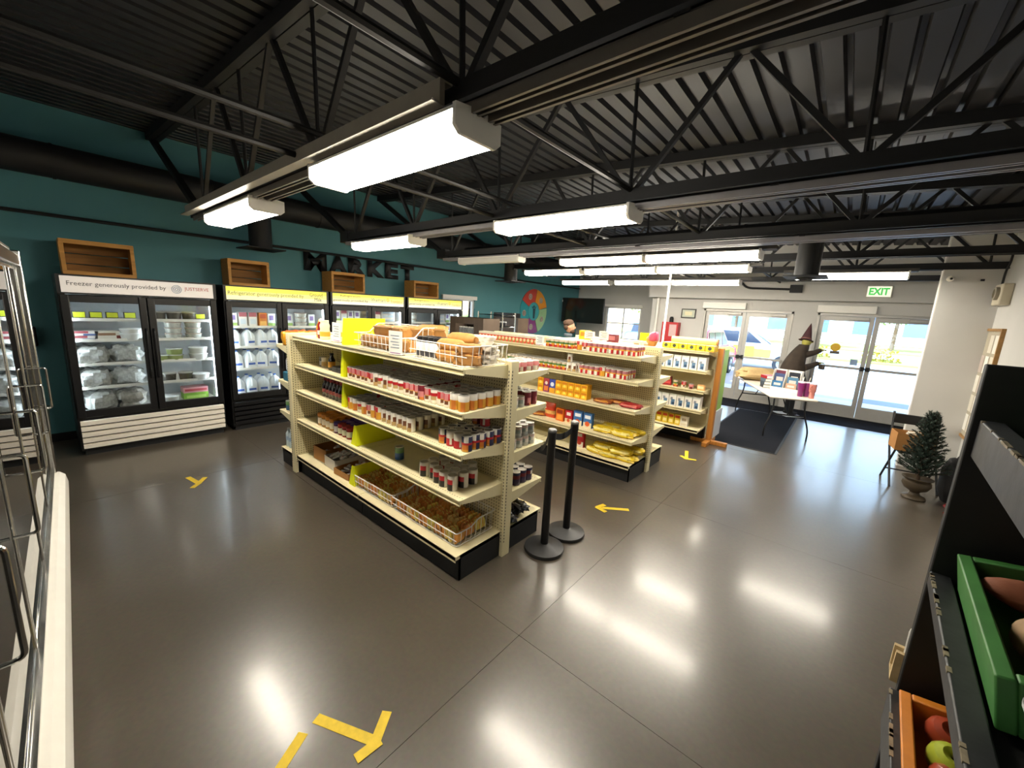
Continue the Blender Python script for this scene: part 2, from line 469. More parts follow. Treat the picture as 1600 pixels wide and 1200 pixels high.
# --- bridging rods along the room
for x, z, lab in ((-2.42, 2.78, 'upper black bridging pipe crossing the trusses over the shelves'), (-2.62, 2.70, 'lower black bridging pipe beside its twin over the shelves'), (-1.32, 2.74, 'black conduit crossing the trusses from the nearest wrap light')):
    b = MB().tube([(x, YB+.05, z), (x, 10.45, z)], .018, M('conduit_black', '#201f1e', .5, .2))
    tag(b.build('bridging_pipe'), lab, 'pipe', 'bridging pipes')
tag(MB().tube([(XL+.06, YB+.1, 2.66), (XL+.06, YF-.05, 2.66)], .02, m_steelblk).build('wall_pipe'), 'thin black pipe running along the teal wall above the crates', 'pipe')

# --- round ducts
def ring_seams(b, a, c, r, n):
    a = Vector(a); c = Vector(c)
    for i in range(1, n):
        p = a.lerp(c, i/n); d = (c-a).normalized()*.012
        b.tube([p-d, p+d], r+.008, m_steelblk, 20)
d = thing('round_duct', 'large black round air duct along the top of the teal wall', 'duct', (-6.75, 4.5, 3.17))
MB().tube([(0, -5.6, 0), (0, 5.5, 0)], .17, m_steelblk, 24).build('duct_run', d)
b = MB(); ring_seams(b, (0, -5.6, 0), (0, 5.5, 0), .17, 8); b.build('seam_rings', d)
d = thing('round_duct', 'large black round air duct crossing the room ahead of the exit', 'duct', (-2.5, 5.55, 2.88))
MB().tube([(-3.4, 0, 0), (3.75, 0, 0)], .125, m_steelblk, 24).build('duct_run', d)
b = MB(); ring_seams(b, (-3.4, 0, 0), (3.75, 0, 0), .125, 6); b.build('seam_rings', d)
for x, y, zt, zb_, r, lab in ((-6.72, 2.22, 3.05, 2.55, .145, 'black round duct outlet with square flange above the yellow-signed refrigerator'),
                     (-.47, 5.55, 2.8, 2.40, .115, 'large black duct outlet hanging left of the exit sign'),
                     (-5.35, 6.22, 2.8, 2.42, .13, 'black duct outlet hanging in front of the fruit wheel sign')):
    d = thing('duct_outlet', lab, 'duct', (x, y, zb_), group='round duct outlets')
    MB().lathe([(r, 0), (r, zt-zb_)], m_steelblk, 28).build('drop_pipe', d)
    b = MB().box(-r*1.7, r*1.7, -r*1.7, r*1.7, -.012, .004, m_steelblk); b.build('flange', d, bevel=.003)
    MB().lathe([(r*.85, -.02), (r*.6, -.03), (r*.3, -.02), (0.001, -.035)], m_blackm, 20).build('diffuser_cone', d)
# --- fluorescent fixtures
m_lamp = bpy.data.materials.new('lit_diffuser'); m_lamp.use_nodes = True
def lampmat():
    n = m_lamp.node_tree.nodes; l = m_lamp.node_tree.links; b = n['Principled BSDF']
    b.inputs['Base Color'].default_value = (.85, .83, .78, 1); b.inputs['Roughness'].default_value = .4
    tc = n.new('ShaderNodeTexCoord'); sp = n.new('ShaderNodeSeparateXYZ'); l.new(tc.outputs['Object'], sp.inputs[0])
    ab = n.new('ShaderNodeMath'); ab.operation = 'ABSOLUTE'; l.new(sp.outputs['Y'], ab.inputs[0])
    sb = n.new('ShaderNodeMath'); sb.operation = 'SUBTRACT'; sb.inputs[1].default_value = .055; l.new(ab.outputs[0], sb.inputs[0])
    a2 = n.new('ShaderNodeMath'); a2.operation = 'ABSOLUTE'; l.new(sb.outputs[0], a2.inputs[0])
    mr = n.new('ShaderNodeMapRange'); mr.inputs[1].default_value = 0; mr.inputs[2].default_value = .06; mr.inputs[3].default_value = LAMP*1.35; mr.inputs[4].default_value = LAMP*.65
    l.new(a2.outputs[0], mr.inputs[0]); l.new(mr.outputs[0], b.inputs['Emission Strength'])
    b.inputs['Emission Color'].default_value = (1.0, .92, .78, 1)
lampmat()
m_off = M('unlit_diffuser', '#c9c8c4', .35, var=.03)
def lamp_meshes(w, L, lit):
    hw = w/2; dm = m_lamp if lit else m_off
    d = MB(); dep = .075
    prof = [(-hw, dep), (-hw, .03), (-hw*.82, .004), (-hw*.4, 0), (0, .004), (hw*.4, 0), (hw*.82, .004), (hw, .03), (hw, dep)]
    n = len(prof)
    d.add([(.02, y, z) for y, z in prof]+[(L-.02, y, z) for y, z in prof], [(i, i+1, n+i+1, n+i) for i in range(n-1)], dm)
    h = MB().box(0, L, -hw-.004, hw+.004, dep, dep+.012, m_white).box(.03, L-.03, -.05, .05, dep+.012, dep+.03, m_white)
    e = MB()
    e.prism([(-hw-.005, dep+.02), (-hw-.005, .02), (-hw*.8, -.004), (hw*.8, -.004), (hw+.005, .02), (hw+.005, dep+.02), (hw*.35, dep+.03), (hw*.2, dep+.012), (-hw*.2, dep+.012), (-hw*.35, dep+.03)], 0, .018, m_white, lambda u, v, t: (t, u, v))
    return d, h, e
LM = {}
def light(x0, y, z, L, label, w=.235, lit=True):
    k = (w, L, lit)
    if k not in LM:
        d, h, e = lamp_meshes(w, L, lit); LM[k] = (d.mesh('diffuser'), h.mesh('housing'), e.mesh('end_cap'))
    d, h, e = LM[k]
    t = thing('ceiling_light', label, 'light', (x0, y, z), group='fluorescent wrap lights')
    put('diffuser', d, t); put('housing', h, t); put('end_cap', e, t); put('end_cap', e, t, (L-.018, 0, 0))
    return t
light(-2.43, 1.18, 2.515, 1.22, 'lit wrap light with prismatic cover, largest and nearest to the camera')
light(-4.76, 1.23, 2.515, 1.22, 'lit wrap light above the freezer, left of the duct outlet')
light(-2.46, 2.72, 2.52, 1.22, 'lit wrap light hanging over the near shelf unit, right of the wall letters')
light(-5.0, 2.80, 2.52, 1.22, 'lit wrap light in front of the market letters')
light(-4.86, 4.45, 2.53, 1.22, 'unlit white light fixture near the last wooden crate', .16, False)
light(-3.29, 4.98, 2.53, 1.22, 'left of two lit lights in the third row')
light(-2.05, 4.98, 2.53, 1.22, 'right of two lit lights in the third row')
light(-4.9, 6.2, 2.53, 1.22, 'left of three lit lights in the fourth row, set apart by truss webs')
light(-3.60, 6.2, 2.53, 1.22, 'middle of three lit lights in the fourth row')
light(-2.36, 6.2, 2.53, 1.22, 'right of three lit lights in the fourth row, by the white pole')
light(-5.5, 8.42, 2.53, 1.22, 'left of three lit lights in the farthest row, above the screen')
light(-4.13, 8.42, 2.53, 1.22, 'middle of three lit lights in the farthest row')
light(-2.89, 8.42, 2.53, 1.22, 'right of three lit lights in the farthest row')
light(-.75, 7.38, 2.53, 1.22, 'lit light in front of the exit sign')
t = thing('lit_strut_plate', 'pale grey plate added above the two nearest wrap lights for a lit strut side', 'channel', (-5.25, 1.085, 2.64))  # added pale plate, its colour stands for lamp light on the strut's near side
MB().box(0, 3.93, -.012, .012, 0, .075, M('lit_strut_grey', '#a39d92', .45, .2, var=.06)).build('web_plate', t)
MB().box(0, 3.93, -.012, .05, .075, .083, MATS['lit_strut_grey']).build('top_flange', t)
MB().box(0, 3.93, -.05, .012, -.008, 0, MATS['lit_strut_grey']).build('bottom_flange', t)
tag(MB().tube([(-2.32, 6.60, 1.46), (-2.32, 6.60, 3.5)], .016, m_white, 10).lathe([(.035, 0), (.035, .01)], m_white, 12, (-2.32, 6.60, 1.46)).build('power_pole'), 'thin white pole from the ceiling lights down to the third shelf unit', 'pole')

# ------------------------------------------------------------------ entrance doors
def door_pair(n, xs_, lab):
    x0, xm, x1 = xs_
    y = YD+.05
    root = bpy.data.objects.new('door_%d' % n, None); COL.objects.link(root); root.location = (x0, y, 0); struct(root, lab)
    W_ = x1-x0
    MB().box(0, .045, -.06, .09, 0, 2.14, m_alu).box(W_-.045, W_, -.06, .09, 0, 2.14, m_alu).box(0, W_, -.06, .09, 2.09, 2.14, m_alu).box(0, W_, -.06, .09, -.005, .012, m_alu).build('door_frame', root, bevel=.002)
    for k in (0, 1):
        a = .047 if k == 0 else W_/2+.003
        c = W_/2-.003 if k == 0 else W_-.047
        s_ = .075
        lf = MB().box(a, a+s_, 0, .045, .014, 2.088, m_alu).box(c-s_, c, 0, .045, .014, 2.088, m_alu).box(a+s_, c-s_, 0, .045, 1.99, 2.088, m_alu).box(a+s_, c-s_, 0, .045, .014, .25, m_alu)
        lo = lf.build('door_leaf', root, bevel=.002)
        MB().box(a+s_, c-s_, .018, .024, .25, 1.99, m_glass).build('pane', lo)
        b = MB().box(a+.04, c-.04, -.07, -.045, 1.015, 1.065, m_alu)
        b.box(a+.02, a+.08, -.07, 0, 1.0, 1.08, m_steelblk) if k else b.box(c-.08, c-.02, -.07, 0, 1.0, 1.08, m_steelblk)
        b.build('push_bar', lo, bevel=.003)
        hx = c-.035 if k == 0 else a+.035
        MB().lathe([(.04, 0), (.04, .02), (.018, .03), (.018, .05), (.03, .055), (.03, .075)], m_blackm, 14, mx=Matrix.Translation((hx, 0, 1.04)) @ Matrix.Rotation(math.pi/2, 4, 'X')).build('lock_knob', lo)
        hy = .05
        MB().tube(fillet([(hx, .045, .92), (hx, .045+hy, .92), (hx, .045+hy, 1.2), (hx, .045, 1.2)], .03), .009, m_chrome, 8).build('pull_handle', lo)
        MB().box((a+c)/2+.05, (a+c)/2+.35, -.06, -.002, 2.02, 2.075, m_alu).build('door_closer', lo, bevel=.004)
    # shade box over the left leaf
    MB().box(-.02, W_/2-.01, -.14, -.055, 2.15, 2.30, m_white).build('shade_box', root, bevel=.006)
    return root
d1 = door_pair(1, D1, 'aluminium glazed double door behind the table')
d2 = door_pair(2, D2, 'aluminium glazed double door under the exit sign')
# stickers on the glass (flat)
lo = [o for o in kids(d2) if o.name.startswith('door_leaf')][0]
yy = .016
b = MB(); b.lathe([(.085, 0), (.085, .001)], flat('#e3b62c'), 24, mx=Matrix.Translation((.40, yy, 1.44)) @ Matrix.Rotation(math.pi/2, 4, 'X'))
b.build('round_sticker', lo)
MB().box(.32, .48, yy-.001, yy, 1.30, 1.36, flat('#5d5348')).build('sticker_base', lo)
MB().box(.68, .80, yy-.001, yy, 1.10, 1.22, flat('#8fa6c9')).build('notice', lo)

# windows
def win(n, axis, pos, a0, a1, z0, z1, nx, nz, lab):
    root = bpy.data.objects.new('window_%d' % n, None); COL.objects.link(root); struct(root, lab)
    f = .05
    def bb(b, p, q, d0, d1, r, s_, m):
        if axis == 'x': b.box(p, q, pos+d0, pos+d1, r, s_, m)
        else: b.box(pos-d1, pos-d0, p, q, r, s_, m)
    b = MB()
    bb(b, a0, a0+f, .03, .12, z0, z1, m_white); bb(b, a1-f, a1, .03, .12, z0, z1, m_white); bb(b, a0, a1, .03, .12, z0, z0+f, m_white); bb(b, a0, a1, .03, .12, z1-f, z1, m_white)
    b.build('window_frame', root)
    for i in range(1, nx):
        x = a0+(a1-a0)*i/nx; b = MB(); bb(b, x-.015, x+.015, .05, .1, z0, z1, m_white); b.build('mullion', root)
    for i in range(1, nz):
        z = z0+(z1-z0)*i/nz; b = MB(); bb(b, a0, a1, .05, .1, z-.015, z+.015, m_white); b.build('glazing_bar', root)
    b = MB(); bb(b, a0, a1, .072, .078, z0, z1, m_glass); b.build('pane', root)
    b = MB(); bb(b, a0-.03, a1+.03, -.06, .03, z1-.02, z1+.07, m_white); b.build('blind_box', root, bevel=.004)
    for i in range(7):
        z = z1-.04-i*.028; b = MB(); bb(b, a0+.02, a1-.02, -.045, -.005, z-.002, z+.002, m_white); b.build('blind_slat', root)
    return root
win(1, 'y', XL, 6.02, 7.05, 1.15, 2.06, 2, 2, 'small window in the teal wall beside the last refrigerator')
win(2, 'x', YF, -6.13, -4.95, 1.1, 2.12, 2, 2, 'small gridded window with raised blind beside the screen')
# ================================================================== REFRIGERATORS ALONG THE TEAL WALL
m_liner = M('white_liner', '#dfe3e6', .4, var=.03)
m_led = M('cool_white_tube', (.82, .93, 1.0), .4, var=0, emit=6.5)
m_fglass = glass('cooler_glass', (.96, .98, .98))
m_grey = M('grey_text', '#4c4a48', .6, var=.02)
FX = -6.36
SHZ = [.50, .76, 1.03, 1.29, 1.53]
def freezer(y0, W_, label, header_mats, louver, shelves=SHZ):
    t = thing('refrigerator', label, 'refrigerator', (FX, y0, 0), group='glass door refrigerators')
    D = -.78
    b = MB().box(D, 0, 0, .05, .06, 2.0, m_black).box(D, 0, W_-.05, W_, .06, 2.0, m_black).box(D, D+.04, .05, W_-.05, .06, 2.0, m_black)
    b.box(D, 0, .05, W_-.05, 1.80, 2.0, m_black).box(D, -.02, .05, W_-.05, .06, .44, m_black)
    b.build('cabinet', t, bevel=.004)
    b = MB().box(D+.041, D+.05, .051, W_-.051, .441, 1.799, m_liner).box(D+.05, -.06, .051, .06, .441, 1.799, m_liner).box(D+.05, -.06, W_-.06, W_-.051, .441, 1.799, m_liner)
    b.box(D+.05, -.06, .06, W_-.06, .441, .455, m_liner).box(D+.05, -.06, .06, W_-.06, 1.785, 1.799, m_liner)
    b.build('liner', t)
    h = MB(); n = len(header_mats)
    for i, m in enumerate(header_mats):
        z0 = 1.815+.17*i/n; z1 = 1.815+.17*(i+1)/n
        h.box(.0, .022, .03, W_-.03, z0, z1, m)
    hd = h.build('header_panel', t)
    MB().box(0, .026, .0, W_, 1.80, 1.815, m_black).box(0, .026, 0, W_, 1.985, 2.0, m_black).box(0, .026, 0, .03, 1.815, 1.985, m_black).box(0, .026, W_-.03, W_, 1.815, 1.985, m_black).build('header_frame', t)
    for k in (0, 1):
        a = .012+k*(W_/2-.006); c = a+W_/2-.018
        f = MB().box(.0, .045, a, a+.062, .45, 1.79, m_black).box(.0, .045, c-.062, c, .45, 1.79, m_black).box(.0, .045, a+.062, c-.062, 1.715, 1.79, m_black).box(.0, .045, a+.062, c-.062, .45, .53, m_black)
        f = f.build('door', t, bevel=.004)
        MB().box(.018, .024, a+.062, c-.062, .53, 1.715, m_fglass).build('pane', f)
        hy = c-.028 if k == 0 else a+.028
        MB().tube(fillet([(.045, hy, .85), (.075, hy, .88), (.075, hy, 1.40), (.045, hy, 1.43)], .03), .011, M('dark_handle', '#2a2a2c', .3, .6), 8).build('handle', f)
        MB().tube([(-.05, (a+.05) if k == 0 else (c-.05), .5), (-.05, (a+.05) if k == 0 else (c-.05), 1.75)], .012, m_led, 8).build('light_tube', t)
    MB().tube([(-.065, W_/2, .5), (-.065, W_/2, 1.75)], .010, m_led, 8).build('light_tube', t)
    MB().box(-.05, -.002, W_/2-.028, W_/2+.028, .44, 1.80, m_black).build('mullion', t)
    for z in shelves:
        b = MB().box(-.70, -.07, .065, W_-.065, z-.018, z-.012, m_white)
        b.box(-.075, -.065, .065, W_-.065, z-.022, z+.012, m_white)
        b.build('shelf', t)
    for i in range(5):
        z = .085+i*.066
        MB().prism([(.0, 0), (.034, .008), (.034, .052), (.0, .058)], .02, W_-.02, louver, lambda u, v, q: (u, q, z+v)).build('louver', t)
    MB().box(-.72, -.03, .03, W_-.03, 0, .06, m_blackm).build('plinth', t)
    return t, hd
m_hw = M('header_white', '#ddd6d0', .4, var=.02, emit=.08)
m_h1 = M('header_yellow', '#ecdc4c', .4, var=.02, emit=.2); m_h2 = M('header_yellow_mid', '#f0e67e', .4, var=.02, emit=.2); m_h3 = M('header_yellow_pale', '#eee6b0', .4, var=.02, emit=.16); m_h4 = M('header_cream', '#ece8d8', .4, var=.02, emit=.16)
HX = (0, 1, 0); HU = (0, 0, 1)
def htext(hd, s, y, z, w, hgt, mat=m_grey, name='sign_lettering'):
    return text(name, s, mat, hd, (.0225, y, z), HX, HU, w, hgt)
f1, h1 = freezer(.165, 1.37, 'black two-door freezer with white header sign and white louvers', [m_hw], M('white_louver', '#e4ddd0', .4, var=.04), [.50, .765, 1.03, 1.30, 1.53])
m_red = flat('#a83a32'); m_blue = flat('#7f93a8')
htext(h1, 'Freezer generously provided by', .075, 1.875, .80, .06)
htext(h1, 'JUSTSERVE', 1.05, 1.885, .245, .052, m_red)
b = MB()
for rr in (.046, .030, .014):
    b.tube([(.0235, .975+rr*math.cos(q*.2618), 1.905+rr*math.sin(q*.2618)) for q in range(24)], .0035, m_blue, 6, closed=True)
b.build('round_logo', h1)
f2, h2 = freezer(1.615, 1.385, 'black two-door refrigerator full of milk, with yellow header sign', [m_h3, m_h2, m_h1], m_black, [.49, .86, 1.17, 1.45])
htext(h2, 'Refrigerator generously provided by', .05, 1.865, .96, .065)
htext(h2, 'Ground', 1.10, 1.905, .19, .06); htext(h2, 'Milk', 1.17, 1.84, .11, .055)
f3, h3 = freezer(3.035, 1.385, 'black refrigerator with yellow and cream header, third along the teal wall', [m_h4, m_h3, m_h2, m_h1], m_black)
f4, h4 = freezer(4.47, 1.385, 'black refrigerator with yellow and cream header, last before the teal wall window', [m_h4, m_h3, m_h2, m_h1], m_black)
m_gold = flat('#f0b429'); m_wm = flat('#7b8591')
for hd in (h3, h4):
    htext(hd, 'Refrigerators', .16, 1.925, .34, .042); htext(hd, 'generously provided by', .04, 1.855, .60, .045)
    htext(hd, 'Walmart', .70, 1.885, .28, .06, m_wm); htext(hd, 'Foundation', 1.09, 1.875, .24, .05, m_gold)
    b = MB()
    for k in range(6):
        a = k*math.pi/3
        b.bar((.0235, 1.025+.012*math.sin(a), 1.92+.012*math.cos(a)), (.0235, 1.025+.034*math.sin(a), 1.92+.034*math.cos(a)), .012, .003, m_gold, up=(1, 0, 0))
    b.build('spark_logo', hd)

# --- wooden crates on top
def crate(x, y, w, d, h, label, lean=.0, rz=0.):
    mw = wood('crate_wood', '#b9853f', .65, (12, 1, 12)); mwi = wood('crate_wood_dark', '#8a6230', .75, (12, 1, 12))
    t = thing('wooden_crate', label, 'crate', (x, y, 2.003), rz, 'wooden crates on the refrigerators')
    # open side faces +X (into the room)
    s_ = .014
    for k, z in enumerate((0, h-.09)):
        pass
    MB().box(-d, 0, 0, w, 0, s_, mw).build('bottom_board', t)
    MB().box(-d, 0, 0, w, h-s_, h, mw).build('top_board', t)
    for k in range(3):
        z0 = s_+k*(h-2*s_)/3
        MB().box(-d, -d+s_, s_, w-s_, z0+.005, z0+(h-2*s_)/3-.005, mwi).build('back_slat', t)
    MB().box(-d, 0, 0, s_, s_, h-s_, mw).build('side_board', t); MB().box(-d, 0, w-s_, w, s_, h-s_, mw).build('side_board', t)
    b = MB().box(0, .012, 0, w, 0, .045, mw).box(0, .012, 0, w, h-.045, h, mw).box(0, .012, 0, .035, .045, h-.045, mw).box(0, .012, w-.035, w, .045, h-.045, mw)
    b.build('front_trim', t, bevel=.003)
    return t
crate(-6.72, .24, .60, .36, .385, 'wooden crate on top of the white-signed freezer, largest of the four')
crate(-6.76, 1.80, .52, .3, .37, 'slatted wooden crate above the long yellow refrigerator sign')
crate(-6.76, 3.26, .60, .34, .345, 'wooden crate in front of the market letters, above the third refrigerator')
crate(-6.76, 4.92, .62, .32, .335, 'wooden crate nearest the teal wall window')

# --- MARKET letters
ly = [3.0, 3.42, 3.78, 4.16, 4.54, 4.90]; lw = [.40, .36, .36, .37, .31, .33]
m_let = M('black_letter', '#17181b', .55, var=.1)
for ch, y, w in zip('MARKET', ly, lw):
    o = text('wall_letter', ch, m_let, None, (XL+.012, y, 2.345), HX, HU, w-.02, .30, ext=.03, bold=.058)
    tag(o, 'large black letter %s of the word on the teal wall' % ch, 'letter', 'black wall letters')

# ================================================================== GLASS DOOR COOLER ON THE LEFT (next to the camera)
def cooler():
    t = thing('glass_door_cooler', 'long cooler with chrome-framed glass doors and white bumper at the left edge', 'cooler', (-4.19, -.015, 0), -math.radians(2.09))
    mwh = M('cooler_white', '#d8d5cc', .35, var=.04)
    L = 3.55; n = 5; dw = .70
    b = MB().box(0, L, -.85, -.05, .12, .50, mwh).box(0, .05, -.85, -.05, .50, 2.10, mwh).box(L-.05, L, -.85, -.05, .5, 2.1, mwh).box(.05, L-.05, -.85, -.81, .5, 2.1, mwh).box(0, L, -.85, -.05, 2.03, 2.10, mwh)
    b.build('cabinet', t, bevel=.006)
    MB().box(.02, L-.02, -.8, -.08, 0, .12, m_blackm).build('plinth', t)
    # rounded bumper
    pts = [(-.05, .34), (.005, .36), (.03, .40), (.035, .47), (.025, .53), (.0, .555), (-.03, .56), (-.05, .555)]
    MB().prism(pts, -.02, L+.01, mwh, lambda u, v, q: (q, u, v)).build('bumper', t)
    MB().box(0, L, -.06, -.022, .555, .575, m_chrome).build('bottom_rail', t)
    MB().box(0, L, -.06, -.015, 1.99, 2.06, m_chrome).build('top_rail', t, bevel=.006)
    MB().box(-.012, .02, -.07, -.01, .56, 2.09, m_chrome).build('corner_post', t, bevel=.008)
    for i in range(n):
        a = .03+i*dw; c = a+dw-.012
        fr = .016
        f = MB().box(a, a+fr, -.050, -.036, .58, 1.985, m_chrome).box(c-fr, c, -.050, -.036, .58, 1.985, m_chrome).box(a+fr, c-fr, -.050, -.036, .58, .60, m_chrome).box(a+fr, c-fr, -.050, -.036, 1.965, 1.985, m_chrome)
        f = f.build('door', t, bevel=.003)
        MB().box(a+fr, c-fr, -.046, -.040, .60, 1.965, glass('dark_cooler_glass_%d' % i, (.35, .36, .36), 1.15, alpha=.06)).build('pane', f)
        hx = a+.05
        MB().tube(fillet([(hx, -.036, 1.05), (hx, .02, 1.05), (hx, .02, 1.33), (hx, -.036, 1.33)], .018), .006, m_chrome, 8).build('handle', f)
    for z in (.75, 1.05, 1.35, 1.65):
        MB().box(.06, L-.06, -.72, -.12, z-.01, z, m_white).box(.06, L-.06, -.125, -.115, z-.02, z+.015, m_white).build('shelf', t)
    MB().box(.051, L-.051, -.809, -.80, .51, 2.02, m_blackm).build('liner', t)
    return t
cooler()
# dark bin and small box between cooler and freezer
t = thing('waste_bin', 'dark green waste bin beside the white-signed freezer', 'bin', (-6.35, -.20, 0))
MB().lathe([(.14, 0), (.15, .02), (.18, .58), (.185, .6), (.17, .6), (.165, .56), (.13, .03)], flat('#1d2a22', .5), 20).build('bin_body', t)
MB().lathe([(.19, .585), (.195, .60), (.19, .615), (.18, .60)], flat('#26382c', .5), 20).build('rim', t)
t = thing('wall_dispenser', 'small dark dispenser on the teal wall behind the cooler', 'dispenser', (XL, -.18, 1.15))
MB().box(0, .14, -.16, .16, .03, .25, m_black).build('case', t, bevel=.015)
MB().box(0, .15, -.14, .14, 0, .03, flat('#4a4844')).build('tray', t, bevel=.004)

# ================================================================== GONDOLA SHELVING
GS = {}
def gondola(name, label, L, A, B, loc, rotz=0., depth=.46, H=1.52, nsec=2, basez=.20, left_post=True, kin=0., group='cream shelving units', wood_end=False, kick=m_blackm):
    """double-sided run along local X (0 at right end, -L at left); side A faces -Y, side B faces +Y"""
    t = thing(name, label, 'shelf unit', loc, rotz, group)
    sec = L/nsec
    # uprights with slots
    for i in range(nsec+1):
        if i == nsec and not left_post: continue
        x = -i*sec
        x0, x1 = (x-.0, x+.032) if i == 0 else ((x-.016, x+.016) if i < nsec else (x-.03, x+.0))
        up = MB().box(x0, x1, -.042, .042, 0, H, m_cream).build('upright', t, bevel=.003)
        b = MB()
        for k in range(int(H/.0254)-6):
            z = .12+k*.0254
            for yy, s_ in ((-.0425, -1), (.0425, 1)):
                b.box(x0+.010, x0+.016, min(yy, yy+s_*.0006), max(yy, yy+s_*.0006), z, z+.014, m_dark)
            if i == 0: b.box(x1, x1+.0008, -.031, -.024, z, z+.014, m_dark)
        b.build('slots', up)['kind'] = 'stuff'
    for i in range(nsec):
        for yy in (-.022, .022):
            if yy > 0 and not B: continue
            if yy < 0 and not A: continue
            MB().box(-(i+1)*sec+.017, -i*sec-.001, yy-.003, yy+.003, basez-.02, H-.03, m_peg).build('back_panel', t)
        MB().box(-(i+1)*sec+.016, -i*sec, -.04, .04, H-.028, H, m_cream).build('top_rail', t)
    for side, lv in ((-1, A), (1, B)):
        if not lv: continue
        for i in range(nsec):
            x0 = -(i+1)*sec+.003; x1 = -i*sec-.003
            # base deck and kick plate
            y1 = side*(depth+.03); y0 = side*.025
            lo, hi = min(y0, y1), max(y0, y1)
            d = MB().box(x0, x1, lo, hi, basez-.03, basez, m_cream)
            d.box(x0, x1, min(y1, y1-side*.004), max(y1, y1-side*.004), basez-.045, basez+.004, m_cream)
            d = d.build('base_deck', t, bevel=.002)
            ky = side*(depth-.01-kin)
            MB().box(x0+.0, x1, min(ky, ky-side*.012), max(ky, ky-side*.012), 0, basez-.03, kick).build('kick_plate', d)
            if i == 0: MB().box(x1-.012, x1, min(y0, ky), max(y0, ky), 0, basez-.001, kick).build('kick_end', d)
            if i == nsec-1: MB().box(x0, x0+.012, min(y0, ky), max(y0, ky), 0, basez-.031, kick).build('kick_end', d)
            key = (side, round(sec, 3), depth)
            if key not in GS:
                w = x1-x0
                yf = side*depth; ys_ = side*.03
                b = MB().box(-w, 0, min(ys_, yf), max(ys_, yf), -.012, 0, m_cream)
                # front lip with price channel
                def fb(d0, d1, z0, z1, m): b.box(-w, 0, min(yf+side*d0, yf+side*d1), max(yf+side*d0, yf+side*d1), z0, z1, m)
                fb(-.004, .004, -.036, .002, m_cream); fb(.004, .012, -.006, .003, m_cream); fb(.004, .012, -.038, -.031, m_cream); fb(.004, .005, -.031, -.006, M('price_channel', '#b6ab84', .35))
                # perforated strip
                for k in range(int(w/.025)):
                    xx = -w+.012+k*.025
                    b.box(xx, xx+.006, yf-side*.03-.003, yf-side*.03+.003, 0, .0005, m_dark)
                br = MB().prism([(side*.035, -.012), (side*(depth-.01), -.012), (side*(depth-.01), -.03), (side*.035, -.10)], 0, .003, m_cream, lambda u, v, q: (q, u, v))
                GS[key] = (b.mesh('shelf'), br.mesh('bracket'), w)
            sm, bm_, w = GS[key]
            for z in lv:
                s_ = put('shelf', sm, t, (x1, 0, z))
                put('bracket', bm_, s_, (-.003, 0, 0)); put('bracket', bm_, s_, (-w, 0, 0))
    return t
NX, NY, NL = -1.80, 2.155, 2.57
ASH = [1.495, 1.205, .925, .605]; BSH = [1.42, 1.14, .81, .49]
gondola('shelf_unit', 'nearest cream double-sided shelf unit, loaded with cans and yellow divider boards', NL, ASH, BSH, (NX, NY, 0))
# end cap (faces the refrigerators)
ec = gondola('end_cap_unit', 'narrow cream end shelf unit facing the refrigerators, closing the left end of the nearest unit', .95, [1.37, .97, .62], [], (NX-NL-.045, NY-.475, 0), -math.pi/2, .40, 1.52, 1, .17)
# pegboard face of the end cap seen from the camera
MB().box(-.935, -.001, .030, .036, .15, 1.49, m_peg).build('rear_panel', ec)
FXR, FY, FLN = -1.66, 4.66, 2.57
FA = [1.435, 1.16, .835, .48]
gondola('shelf_unit', 'middle cream double-sided shelf unit with cartons and yellow pasta bags, behind the stanchions', FLN, FA, [1.42, 1.14, .81, .49], (FXR, FY, 0), depth=.50, H=1.53)
gondola('shelf_unit', 'far cream shelf unit with white cartons and a tall wooden end board', 2.44, [1.42, 1.135, .84, .54, ], [], (-1.48, 6.6, 0), depth=.44, H=1.46, basez=.25, kin=.30)
t = thing('wooden_end_stand', 'orange-brown wooden post on crossed feet at the end of the far shelf unit', 'stand', (-1.40, 6.50, 0))
mwo = wood('pine_orange', '#b5762e', .5, (10, 10, 1))
MB().box(-.035, .035, -.05, .05, .04, 1.47, mwo).build('post', t, bevel=.004)
MB().box(-.26, .26, -.035, .035, 0, .06, mwo).build('foot', t, bevel=.006)
MB().box(-.035, .035, -.26, .26, .0, .065, mwo).build('foot', t, bevel=.006)
MB().box(-.02, .02, .05, .42, .5, 1.44, flat('#8ab53c')).build('green_board', t, bevel=.003)
MB().box(.0, .03, .05, .5, .06, .5, flat('#c9ced6')).build('grey_bin_panel', t, bevel=.003)
# ================================================================== PRODUCTS
m_rim = M('rim_highlight', '#dedbd2', .3, .35, var=.05)  # pale colour painted in for the ring highlights on the lids
def can(name, r, h, bands, patch=None, seg=14):
    """tin: root mesh is the labelled body, child 'lid' the metal top. bands: [(fraction, mat)...] from the bottom"""
    prof = [(r*.94, 0), (r, .004)]; mats = [m_tin]
    for fr, m in bands:
        prof.append((r, .004+(h-.010)*fr)); mats.append(m)
    prof.append((r*.96, h-.003)); mats.append(m_tin)
    pt = {}
    if patch:
        for (bnd, segs, m) in patch:
            for s_ in segs: pt[(bnd+1, s_ % seg)] = m
    o = MB().lathe(prof, None, seg, mats=mats, patch=pt).build(name)
    MB().lathe([(r*.99, h-.004), (r*1.0, h), (r*.90, h), (r*.88, h-.004), (r*.6, h-.0045), (r*.55, h-.0030), (.0005, h-.0030)], None, seg, mats=[m_rim, m_rim, m_rim, m_tin, m_tin, m_tin]).build('lid', o)
    o.hide_render = False
    return o
C = flat
F = (9, 10, 11); F1 = (10, 11)
